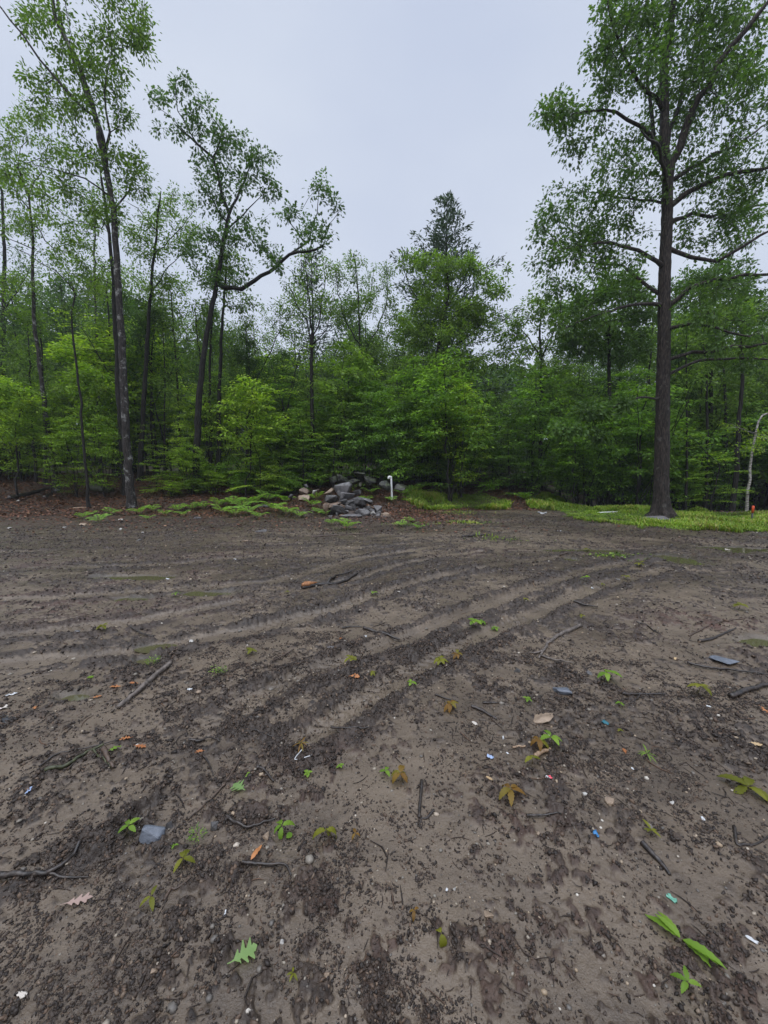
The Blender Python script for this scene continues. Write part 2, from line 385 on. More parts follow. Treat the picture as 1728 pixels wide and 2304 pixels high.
# ------------------------------------------------------------------ ground sheet
def build_ground():
    fine = np.linspace(-R(63), R(63), 1000)
    coarse = np.linspace(R(63), 2 * math.pi - R(63), 90)[1:-1]
    th = np.concatenate([fine, coarse]); na = len(th)
    r = [0.25]
    while r[-1] < 600:
        q = 1.0042 if r[-1] < 16 else (1.012 if r[-1] < 40 else 1.05)
        if r[-1] < 0.7: q = 1.02
        r.append(r[-1] * q)
    r = np.array(r); nr = len(r)
    Rg, T = np.meshgrid(r, th, indexing='ij')
    x = (Rg * np.sin(T)).ravel(); y = (Rg * np.cos(T)).ravel()
    z, silt, wet, field = terrain(x, y); rutk = np.clip(terrain.rut * 1.6, 0, 1); bermk = terrain.berm
    V = np.stack([x, y, z], 1)
    i = np.arange(nr - 1)[:, None] * na; j = np.arange(na)[None]; jn = (j + 1) % na
    Fq = np.stack([i + j, i + jn, i + na + jn, i + na + j], -1).reshape(-1, 4)[:, ::-1]
    # centre
    c = len(V); z0 = float(HT(0, 0)[0]); V = np.vstack([V, [[0, 0, z0]]])
    Ft = np.stack([np.full(na, c), (np.arange(na) + 1) % na, np.arange(na)], 1)
    ap = lambda a: np.append(a, a[0])
    red = 0.4 * ss(0.56, 0.72, fbm(x * 0.5 + 3, y * 0.7, 130, 3))
    red = np.maximum(red, .75 * ss(8.8, 11.5, y) * ss(1.2, -1, x))
    cr_ = gp(1600, 1410); red = np.maximum(red, 0.9 * np.exp(-(((x - cr_[0]) / 0.8) ** 2 + ((y - cr_[1]) / 0.45) ** 2)))
    cr_ = gp(940, 1165); red = np.maximum(red, 0.6 * ss(.42, .6, fbm(x * .9, y * 1.6, 143, 3)) * ss(-1, -3, x) * ss(3.2, 4.2, y) * ss(9, 7, y))
    cr_ = gp(940, 1165); red = np.maximum(red, 0.95 * np.exp(-(((x - cr_[0]) / 1.3) ** 2 + ((y - cr_[1]) / 1.5) ** 2)))
    damp = ss(0.46, 0.66, fbm(x * 0.30 + 4, y * 1.3, 140, 4)) * ss(3, 6, y) * 0.75
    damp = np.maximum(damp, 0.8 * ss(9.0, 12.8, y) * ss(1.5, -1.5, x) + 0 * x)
    damp = np.maximum(damp, 0.6 * ss(0.50, 0.72, fbm(x * 1.1, y * 1.1, 141, 3)))
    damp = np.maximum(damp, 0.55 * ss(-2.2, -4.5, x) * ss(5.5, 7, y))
    damp = np.maximum(damp, 0.6 * ss(0.40, 0.66, fbm(x * 2.3, y * 2.3, 142, 5, .65)) * ss(3.2, 1.6, np.hypot(x, y)))
    damp = np.clip(damp * (1 - .6 * rutk) + .75 * bermk, 0, 1); silt = np.clip(silt + .5 * rutk - .8 * bermk * (1 - rutk), 0, 1)
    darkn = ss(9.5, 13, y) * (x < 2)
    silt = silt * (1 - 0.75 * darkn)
    me = mesh_from('ground', V, [Fq, Ft], M['ground'], dict(silt=ap(silt), wet=ap(wet), field=ap(field), red=ap(red), damp=ap(damp)), smooth=True)
    tag(link('ground', me), kind='structure')
build_ground()

def water_mat():
    m, N, L, b = newmat('muddy_water')
    b.inputs['Base Color'].default_value = (0.075, 0.070, 0.035, 1); b.inputs['Roughness'].default_value = 0.04
    b.inputs['Specular IOR Level'].default_value = 0.5
    n = N.new('ShaderNodeTexNoise'); n.inputs['Scale'].default_value = 9
    bp = N.new('ShaderNodeBump'); bp.inputs['Strength'].default_value = 0.05; L.new(n.outputs[0], bp.inputs['Height']); L.new(bp.outputs[0], b.inputs['Normal'])
    return m
M['water'] = water_mat()
for (cx, cy, rx, ry, z0) in PUD:
    n = 40; a = np.linspace(0, 2 * math.pi, n, endpoint=False)
    k = 1.55
    V = np.stack([cx + rx * k * np.cos(a), cy + ry * k * np.sin(a), np.full(n, z0 - 0.0195)], 1)
    me = mesh_from('puddle_water', V, np.arange(n)[None], M['water'])
    tag(link('puddle_water', me), kind='structure')

# ------------------------------------------------------------------ scatter helpers
ICO_V = None
def ico():
    t = (1 + 5 ** 0.5) / 2
    v = np.array([(-1, t, 0), (1, t, 0), (-1, -t, 0), (1, -t, 0), (0, -1, t), (0, 1, t), (0, -1, -t), (0, 1, -t), (t, 0, -1), (t, 0, 1), (-t, 0, -1), (-t, 0, 1)], float)
    f = np.array([(0, 11, 5), (0, 5, 1), (0, 1, 7), (0, 7, 10), (0, 10, 11), (1, 5, 9), (5, 11, 4), (11, 10, 2), (10, 7, 6), (7, 1, 8), (3, 9, 4), (3, 4, 2), (3, 2, 6), (3, 6, 8), (3, 8, 9), (4, 9, 5), (2, 4, 11), (6, 2, 10), (8, 6, 7), (9, 8, 1)])
    return v / np.linalg.norm(v[0]), f
IV, IF = ico()
def rotm(n, g=rng, zonly=False):
    a = g.uniform(0, 2 * math.pi, n)
    if zonly:
        c, s, o, z = np.cos(a), np.sin(a), np.ones(n), np.zeros(n)
        return np.stack([np.stack([c, -s, z], 1), np.stack([s, c, z], 1), np.stack([z, z, o], 1)], 1)
    q = g.normal(size=(n, 4)); q /= np.linalg.norm(q, axis=1)[:, None]
    w_, x, y, z = q.T
    return np.stack([np.stack([1 - 2 * (y * y + z * z), 2 * (x * y - z * w_), 2 * (x * z + y * w_)], 1),
                     np.stack([2 * (x * y + z * w_), 1 - 2 * (x * x + z * z), 2 * (y * z - x * w_)], 1),
                     np.stack([2 * (x * z - y * w_), 2 * (y * z + x * w_), 1 - 2 * (x * x + y * y)], 1)], 1)
def blobs(P, S, Rm, jit=0.22):
    n = len(P)
    v = IV[None] * (1 + rng.uniform(-jit, jit, (n, 12, 1)))
    v = v * S[:, None, :]
    v = np.einsum('nij,nkj->nki', Rm, v) + P[:, None]
    f = IF[None] + (np.arange(n) * 12)[:, None, None]
    return v.reshape(-1, 3), f.reshape(-1, 3)
def scatter_xy(n, r0, r1, ang=R(60), power=1.0):
    """more points close to the camera path's foreground"""
    u = rng.uniform(0, 1, n)
    r = r0 * (r1 / r0) ** u if power == 0 else (r0 ** power + u * (r1 ** power - r0 ** power)) ** (1 / power)
    a = rng.uniform(-ang, ang, n)
    return r * np.sin(a), r * np.cos(a)

def stuffmat(name, stops, rough=0.6, spec=0.35):
    m, N, L, b = newmat(name)
    a = N.new('ShaderNodeAttribute'); a.attribute_name = 'v'
    r = ramp(N, stops); L.new(a.outputs['Fac'], r.inputs[0])
    n = N.new('ShaderNodeTexNoise'); n.inputs['Scale'].default_value = 90; n.inputs['Detail'].default_value = 3
    g = N.new('ShaderNodeNewGeometry'); L.new(g.outputs['Position'], n.inputs['Vector'])
    mr = N.new('ShaderNodeMapRange'); mr.inputs[3].default_value = 0.55; mr.inputs[4].default_value = 1.45; L.new(n.outputs[0], mr.inputs[0])
    mu = N.new('ShaderNodeVectorMath'); mu.operation = 'SCALE'; L.new(r.outputs[0], mu.inputs[0]); L.new(mr.outputs[0], mu.inputs['Scale'])
    L.new(mu.outputs[0], b.inputs['Base Color']); b.inputs['Roughness'].default_value = rough; b.inputs['Specular IOR Level'].default_value = spec
    return m
M['clod'] = stuffmat('soil_clod', [(0, (0.014, 0.010, 0.008)), (0.6, (0.045, 0.032, 0.024)), (0.85, (0.10, 0.065, 0.043)), (1, (0.17, 0.13, 0.095))], 0.55)
M['pebble'] = stuffmat('pebble', [(0, (0.10, 0.09, 0.08)), (0.5, (0.24, 0.21, 0.17)), (0.85, (0.28, 0.21, 0.14)), (1, (0.48, 0.45, 0.40))], 0.45)
M['twig'] = stuffmat('twig_bark', [(0, (0.018, 0.013, 0.011)), (0.6, (0.05, 0.034, 0.026)), (0.9, (0.14, 0.08, 0.05)), (1, (0.30, 0.20, 0.12))], 0.6)

def clods():
    xs, ys = [], []
    x1, y1 = scatter_xy(520000, 0.6, 3.6, power=1.3); x2, y2 = scatter_xy(360000, 2.6, 14.5, power=0.9)
    x = np.concatenate([x1, x2]); y = np.concatenate([y1, y2])
    z, silt, wet, field = terrain(x, y)
    patch = fbm(x * 1.7 + 2, y * 1.7, 201, 3)
    fine = fbm(x * 13, y * 13, 203, 2)
    p = np.where(silt > 0.5, 0.26 + 0.7 * ss(0.46, 0.66, patch), 0.6 + 0.3 * ss(.4, .6, patch)) * (.12 + .88 * ss(0.36, 0.58, fine)) * field * (wet < 0.9)
    k = rng.uniform(0, 1, len(x)) < p
    x, y, z, silt = x[k], y[k], z[k], silt[k]; n = len(x); r = np.hypot(x, y)
    s = (0.0009 + 0.0014 * rng.exponential(1, n) ** 1.45) * (1 + 0.16 * np.maximum(r - 1.5, 0))
    s = np.minimum(s, 0.0055 + 0.0016 * r) * np.where(silt > 0.5, 0.75, 1)
    S = np.stack([s * rng.uniform(0.8, 1.9, n), s * rng.uniform(0.7, 1.2, n), s * rng.uniform(0.5, 0.9, n)], 1)
    P = np.stack([x, y, z + s * 0.05], 1)
    V, Fc = blobs(P, S, rotm(n), 0.5)
    v = np.repeat(rng.beta(1.1, 1.7, n), 12)
    tag(link('soil_crumbs', mesh_from('soil_crumbs', V, Fc, M['clod'], dict(v=v))), kind='stuff')
clods()
def pebbles():
    x, y = scatter_xy(11000, 0.6, 13.5, power=0.8)
    z, silt, wet, field = terrain(x, y)
    k = (rng.uniform(0, 1, len(x)) < field * 0.8); x, y, z = x[k], y[k], z[k]
    n = len(x); r = np.hypot(x, y)
    s = (0.0015 + 0.0022 * rng.exponential(1, n)) * (1 + 0.13 * np.maximum(r - 1.5, 0)); s = np.minimum(s, 0.02)
    S = np.stack([s * rng.uniform(0.9, 1.5, n), s, s * rng.uniform(0.5, 0.8, n)], 1)
    V, Fc = blobs(np.stack([x, y, z + s * 0.15], 1), S, rotm(n, zonly=True), 0.12)
    tag(link('gravel', mesh_from('gravel', V, Fc, M['pebble'], dict(v=np.repeat(rng.uniform(0, 1, n) ** 1.5, 12)))), kind='stuff')
pebbles()
def twigbits():
    x, y = scatter_xy(42000, 0.65, 15, power=0.9)
    z, silt, wet, field = terrain(x, y)
    patch = fbm(x * 0.8 + 7, y * 0.8, 211, 3)
    k = rng.uniform(0, 1, len(x)) < np.clip(ss(0.38, 0.62, patch) + 0.15, 0, 1) * (wet < 0.9); x, y = x[k], y[k]; n = len(x)
    r = np.hypot(x, y)
    ln = (0.008 + 0.018 * rng.exponential(1, n)) * (1 + 0.07 * r); ln = np.minimum(ln, 0.22)
    rad = np.minimum(0.0008 + ln * 0.018, 0.006) * (1 + 0.05 * r)
    a = rng.uniform(0, math.pi, n); cu = rng.normal(0, 0.25, n)
    nsg = 4; V = []; 
    t = np.linspace(-0.5, 0.5, nsg)
    px = x[:, None] + ln[:, None] * (t * np.cos(a)[:, None] + cu[:, None] * (t ** 2) * -np.sin(a)[:, None] * 2)
    py = y[:, None] + ln[:, None] * (t * np.sin(a)[:, None] + cu[:, None] * (t ** 2) * np.cos(a)[:, None] * 2)
    pz = HT(px.ravel(), py.ravel()).reshape(px.shape)
    pz = pz * 0.6 + pz.mean(1)[:, None] * 0.4 + rad[:, None] * 0.6 + np.abs(rng.normal(0, 0.0015, (n, 1)))
    C = np.stack([px, py, pz], -1)                        # n, nsg, 3
    side = np.stack([-np.sin(a), np.cos(a), np.zeros(n)], 1)[:, None]
    tp = (1 - 0.6 * np.abs(t * 2) ** 2)[None, :, None] * rad[:, None, None]
    up = np.array([0, 0, 1.0])[None, None]
    ring = [C + side * tp, C + up * tp, C - side * tp]
    V = np.stack(ring, 2).reshape(n, nsg * 3, 3)
    f = []
    for i in range(nsg - 1):
        for j in range(3):
            f.append((i * 3 + j, i * 3 + (j + 1) % 3, i * 3 + 3 + (j + 1) % 3, i * 3 + 3 + j))
    Fc = np.array(f)[None] + (np.arange(n) * nsg * 3)[:, None, None]
    v = np.repeat(rng.beta(1.4, 2.4, n), nsg * 3)
    tag(link('root_fibres', mesh_from('root_fibres', V.reshape(-1, 3), Fc.reshape(-1, 4), M['twig'], dict(v=v))), kind='stuff')
twigbits()

# ------------------------------------------------------------------ leaves
def tri_t(vs, fs): return np.array(vs, float), np.array(fs)
LEAF = tri_t([(0, 0, 0), (-0.24, 0.45, 0.05), (0, 1, -0.10), (0.24, 0.45, 0.05), (0, 0.5, -0.03)], [(0, 4, 1), (1, 4, 2), (0, 3, 4), (4, 3, 2)])
LEAF4 = tri_t([(0, 0, 0), (-0.27, 0.5, 0.06), (0, 1, -0.08), (0.27, 0.5, 0.06)], [(0, 3, 1), (1, 3, 2)])
OAKL = tri_t([(0, 0, 0), (-.10, .25, .03), (-.26, .36, .05), (-.12, .46, .03), (-.34, .66, .03), (-.13, .72, 0), (0, 1, -.12),
              (.13, .72, 0), (.34, .66, .03), (.12, .46, .03), (.26, .36, .05), (.10, .25, .03), (0, .5, -.02)],
             [(12, 1, 0), (12, 3, 1), (1, 3, 2), (12, 5, 3), (3, 5, 4), (12, 6, 5), (12, 7, 6), (12, 9, 7), (7, 9, 8), (12, 11, 9), (9, 11, 10), (12, 0, 11)])
def leaves(P, D, Nn, Ln, tmpl, wid=1.0):
    """P base points, D directions, Nn rough normals, Ln lengths -> V,F"""
    tv, tf = tmpl
    D = D / (np.linalg.norm(D, axis=1)[:, None] + 1e-9)
    S = np.cross(D, Nn); S /= (np.linalg.norm(S, axis=1)[:, None] + 1e-9)
    Nn = np.cross(S, D)
    V = P[:, None] + Ln[:, None, None] * (tv[None, :, 0:1] * wid * S[:, None] + tv[None, :, 1:2] * D[:, None] + tv[None, :, 2:3] * Nn[:, None])
    Fc = tf[None] + (np.arange(len(P)) * len(tv))[:, None, None]
    return V.reshape(-1, 3), Fc.reshape(-1, tf.shape[1])

def ground_leaves():
    x = rng.uniform(-24, 16, 150000); y = rng.uniform(9.5, 25, 150000)
    z, silt, wet, field = terrain(x, y)
    gm = grass_mask(x, y)
    pile = np.exp(-(((x - gp(950, 1165)[0]) / 1.2) ** 2 + ((y - gp(950, 1165)[1]) / 1.6) ** 2))
    edge = np.exp(-np.maximum(edge_of(x / y) - y, 0) / 1.9) * (x < 3)
    p = np.where(gm, 0.04, (1 - field) * 0.9 + field * (0.25 * edge + 0.8 * pile + 0.02))
    k = rng.uniform(0, 1, len(x)) < p; x, y, z = x[k], y[k], z[k]; n = len(x)
    a = rng.uniform(0, 2 * math.pi, n)
    D = np.stack([np.cos(a), np.sin(a), rng.normal(0, 0.25, n)], 1)
    Nn = np.stack([rng.normal(0, 0.35, n), rng.normal(0, 0.35, n), np.ones(n)], 1)
    V, Fc = leaves(np.stack([x, y, z + rng.uniform(0.004, 0.03, n)], 1), D, Nn, rng.uniform(0.05, 0.12, n), LEAF4, 1.3)
    tag(link('leaf_litter', mesh_from('leaf_litter', V, Fc, M['litter'], dict(v=np.repeat(rng.beta(1.6, 1.8, n), 4)))), kind='stuff')
ground_leaves()

def grass():
    x = rng.uniform(-1, 22, 420000); y = rng.uniform(9, 21, 420000)
    gm = grass_mask(x, y)
    den = fbm(x * 1.4, y * 1.4, 301, 3)
    k = gm & (rng.uniform(0, 1, len(x)) < 0.45 + 0.55 * ss(0.36, 0.52, den)); x, y = x[k], y[k]
    # thin sprigs on the bare ground
    cx = []
    for (px, py, rx, ry, m) in [(1062, 1176, 60, 8, 500), (930, 1180, 60, 12, 500), (1390, 1252, 55, 6, 300), (1000, 1155, 80, 10, 350), (1130, 1215, 70, 8, 120)]:
        c = gp(px, py); dd = c[1]
        u = rng.normal(0, 0.5, (m, 2)); cx.append(np.stack([c[0] + u[:, 0] * rx / F * dd, c[1] + u[:, 1] * 0.5 * rx / F * dd], 1))
    cx = np.concatenate(cx); x = np.append(x, cx[:, 0]); y = np.append(y, cx[:, 1])
    z = HT(x, y); n = len(x); den = fbm(x * 0.9, y * 0.9, 302, 2)
    hgt = (0.035 + 0.11 * ss(0.40, 0.75, den)) * rng.uniform(0.6, 1.3, n)
    hgt *= 1 + 0.45 * (y > 14.8); hgt[-len(cx):] *= 0.6
    a = rng.uniform(0, 2 * math.pi, n); lean = rng.uniform(0.1, 0.9, n)
    D = np.stack([np.cos(a) * lean, np.sin(a) * lean, np.ones(n)], 1)
    Nn = np.stack([-np.cos(a), -np.sin(a), lean], 1)
    V, Fc = leaves(np.stack([x, y, z - 0.005], 1), D, Nn, hgt * 1.3, LEAF4, 0.35)
    m = n // 3; i = rng.choice(n, m, replace=False)        # flat clover-like leaves over the blades
    a = rng.uniform(0, 2 * math.pi, m)
    D2 = np.stack([np.cos(a), np.sin(a), rng.normal(0, .25, m)], 1)
    N2 = np.stack([rng.normal(0, .3, m), rng.normal(0, .3, m), np.ones(m)], 1)
    V2, F2 = leaves(np.stack([x[i], y[i], z[i] + hgt[i] * rng.uniform(.4, 1, m)], 1), D2, N2, rng.uniform(0.025, 0.06, m), LEAF4, 1.7)
    v = np.repeat(np.clip(den + rng.normal(0, 0.26, n), 0, 1), 4); v2 = np.repeat(np.clip(den[i] + rng.normal(0.05, 0.2, m), 0, 1), 4)
    tag(link('grass', mesh_from('grass', np.vstack([V, V2]), np.vstack([Fc, F2 + len(V)]), M['grass'], dict(v=np.append(v, v2)))), kind='stuff')
grass()

# ------------------------------------------------------------------ tree engine
class Skel:
    def __init__(s, seed): s.P = []; s.par = []; s.r = []; s.g = np.random.default_rng(seed); s.tips = []; s.gen = []
    def add(s, p, par, r=0.0): s.P.append(np.asarray(p, float)); s.par.append(par); s.r.append(r); return len(s.P) - 1
    def line(s, pts, r0, r1, step=0.35, wob=0.03, start=None):
        pts = [np.asarray(p, float) for p in pts]
        if s.P and start is None:
            A = np.array(s.P); start = int(np.argmin(((A - pts[0]) ** 2).sum(1)))
        tot = sum(np.linalg.norm(pts[i + 1] - pts[i]) for i in range(len(pts) - 1)); run = 0
        cur = start if start is not None else -1
        if cur == -1: cur = s.add(pts[0], -1, r0)
        for i in range(len(pts) - 1):
            a, b = pts[i], pts[i + 1]; l = np.linalg.norm(b - a); k = max(1, int(l / step))
            for j in range(1, k + 1):
                q = a + (b - a) * j / k + s.g.normal(0, wob, 3) * (1 if j < k else 0.4)
                cur = s.add(q, cur, r0 + (r1 - r0) * (run + l * j / k) / tot)
            run += l
        return cur
    def grow(s, A, seg=0.35, up=0.35, jit=0.05, upbias=0.5, first=0):
        P = np.array(s.P); PP = np.zeros((len(P) + len(A) * 14 + 2000, 3)); n = len(P); PP[:n] = P
        ok = np.ones(len(PP), bool); ok[:first] = False
        d = np.array([np.min(np.linalg.norm(P - a, axis=1)) for a in A])
        for a in np.asarray(A)[np.argsort(d)]:
            df = a - PP[:n]
            c = np.sqrt((df ** 2).sum(1)) + upbias * np.maximum(-df[:, 2], 0)
            c[:first] += 1e3
            i = int(np.argmin(c)); base = PP[i]; l = np.linalg.norm(a - base)
            if l < 0.05: continue
            pi = s.par[i]; dr = (base - PP[pi]) if pi >= 0 else np.array([0, 0, 1.]); dr = dr / (np.linalg.norm(dr) + 1e-9)
            ctrl = base + (a - base) * 0.45 + (dr * 0.25 + np.array([0, 0, up])) * l * 0.4 + s.g.normal(0, 0.06 * l, 3)
            k = max(1, int(l / seg)); k = min(k, 12); cur = i
            for j in range(1, k + 1):
                t = j / k; q = (1 - t) ** 2 * base + 2 * t * (1 - t) * ctrl + t * t * a
                if j < k: q = q + s.g.normal(0, jit, 3)
                cur = s.add(q, cur); PP[n] = q; n += 1
            s.tips.append(cur)
            if n > len(PP) - 20: break
    def radii(s, tip=0.005, ex=2.2):
        n = len(s.P); acc = np.zeros(n); kids = np.zeros(n, int)
        for i in range(n - 1, -1, -1):
            if kids[i] == 0: acc[i] = tip ** ex
            r = acc[i] ** (1 / ex)
            if s.r[i] > 0: r = s.r[i]
            s.r[i] = max(r, tip * 0.8)
            if s.par[i] >= 0: acc[s.par[i]] += min(r, 9) ** ex; kids[s.par[i]] += 1
        # a child is never thicker than its parent
        for i in range(n):
            p = s.par[i]
            if p >= 0: s.r[i] = min(s.r[i], s.r[p])
    def tubes(s, flare=0.0, zbase=0.0, root=0.0):
        n = len(s.P); P = np.array(s.P); r = np.array(s.r)
        ch = [[] for _ in range(n)]
        for i, p in enumerate(s.par):
            if p >= 0: ch[p].append(i)
        V = []; Fq = []; off = 0
        stack = [(0, -1)]
        while stack:
            st, par = stack.pop()
            c = [] if par < 0 else [par]
            cur = st
            while True:
                c.append(cur)
                if not ch[cur]: break
                k = sorted(ch[cur], key=lambda q: -r[q])
                for o_ in k[1:]: stack.append((o_, cur))
                cur = k[0]
            if len(c) < 2: continue
            pts = P[c]; rr = r[c].copy()
            if par >= 0: rr[0] = min(r[par], rr[1] * 1.25)
            if par < 0 and flare:
                z = pts[:, 2] - zbase; rr = rr * (1 + flare * np.exp(-np.maximum(z, 0) / 0.28))
            rr[-1] *= 0.5
            m = len(c); R0 = rr.max(); k = 4 if R0 < 0.012 else (6 if R0 < 0.05 else (9 if R0 < 0.12 else 36))
            T = np.gradient(pts, axis=0); T /= (np.linalg.norm(T, axis=1)[:, None] + 1e-9)
            ref = np.array([0.13, 0.99, 0.05]) if abs(T[0, 1]) < 0.8 else np.array([1, 0.1, 0.])
            A = np.cross(T, ref); A /= np.linalg.norm(A, axis=1)[:, None] + 1e-9; B = np.cross(T, A)
            th = np.linspace(0, 2 * math.pi, k, endpoint=False)
            rad = np.repeat(rr[:, None], k, 1)
            if k == 36:
                z = (pts[:, 2] - zbase)[:, None]
                rad = rad * (1 + 0.03 * np.sin(th * 5 + 1.3 * np.sin(z)) + 0.03 * np.sign(np.sin(th * 15 + 1.1 * np.sin(z * 2.3))) * (np.sin(z * 9 + th * 4) > -.6) + 0.014 * s.g.normal(size=rad.shape)
                             + root * np.exp(-np.maximum(z, 0) / 0.22) * np.maximum(np.sin(th * 5 + 0.6), -0.3))
            ring = pts[:, None] + rad[:, :, None] * (np.cos(th)[None, :, None] * A[:, None] + np.sin(th)[None, :, None] * B[:, None])
            V.append(ring.reshape(-1, 3))
            i = np.arange(m - 1)[:, None] * k; j = np.arange(k)[None]; jn = (j + 1) % k
            Fq.append((np.stack([i + j, i + jn, i + k + jn, i + k + j], -1).reshape(-1, 4)) + off)
            off += m * k
        return np.vstack(V), np.vstack(Fq)

def ball(g, n):
    v = g.normal(size=(n, 3)); v /= np.linalg.norm(v, axis=1)[:, None]; return v * g.uniform(0, 1, (n, 1)) ** (1 / 2.4)
def ell(g, E, Y, dens=1.0, dk=0.8):
    """attractors in ellipsoids given as (px,py,rx,ry[,n][,dY]) seen at depth Y"""
    out = []
    for e in E:
        cx, cy, rx, ry = e[:4]; dY = e[4] if len(e) > 4 else 0
        n = max(4, int(dens * rx * ry / 130.0))
        u = ball(g, n)
        for q in u:
            out.append(at(cx + rx * q[0], cy + ry * q[1], Y + dY + q[2] * min(rx, 110) / F * Y * dk))
    return np.array(out)
def crown_leaves(s, per, size, tmpl, spread=0.3, droop=0.35, g=None, flat=0.0):
    nj = .55 - .25 * (flat > 0)
    g = g or s.g
    P = np.array(s.P); tp = np.array(s.tips); n = len(tp) * per
    par = np.array(s.par); base = P[tp]; prev = P[par[tp]]
    i = np.repeat(np.arange(len(tp)), per)
    t = g.uniform(-0.2, 1.0, (n, 1))
    dv = base[i] - prev[i]; dl = dv / (np.linalg.norm(dv, axis=1)[:, None] + 1e-9)
    off = g.normal(0, 1, (n, 3)); off /= np.linalg.norm(off, axis=1)[:, None]; off[:, 2] *= (1 - flat)
    Pn = base[i] - dv * (1 - t) * 0.8 + off * spread * g.uniform(0, 1, (n, 1)) ** 0.7
    D = off + dl * 0.5 + np.array([0, 0, -droop]) * g.uniform(0.2, 1.6, (n, 1))
    Nn = g.normal(0, nj, (n, 3)) + np.array([0, 0, 1.0])
    Ln = size * g.uniform(0.65, 1.25, n)
    V, Fc = leaves(Pn, D, Nn, Ln, tmpl)
    clump = g.uniform(0, 1, len(tp))[i]
    v = np.clip(0.25 + 0.35 * clump + g.normal(0, 0.16, n), 0, 1)
    return V, Fc, np.repeat(v, len(tmpl[0]))
def finish(s, base, name, label, cat, barkm, leafm, per, size, tmpl, group=None, flare=0.5, rootk=0.0, spread=0.3, droop=0.35, tip=0.005, flat=0.0, smooth=True):
    s.radii(tip)
    base = np.asarray(base, float)
    V, Fq = s.tubes(flare, base[2], rootk)
    r = root(name, base, label, cat, group)
    link('trunk', mesh_from('trunk', V - base, Fq, barkm, smooth=smooth), r)
    V, Fc, v = crown_leaves(s, per, size, tmpl, spread, droop, flat=flat)
    link('crown', mesh_from('crown', V - base, Fc, leafm, dict(v=v)), r)
    return r
def trunk_px(s, pts, Y, r0, r1, dY=0.0, wob=0.02, start=None, base=False):
    q = []
    for i, (px, py) in enumerate(pts):
        q.append(at(px, py, Y + dY * i / max(1, len(pts) - 1)))
    return s.line(q, r0, r1, wob=wob, start=start)
def base_at(px, py):
    """trunk foot as seen in the photo, snapped to the ground"""
    x, y = gp(px, py); return np.array([x, y, float(HT(x, y)[0])])

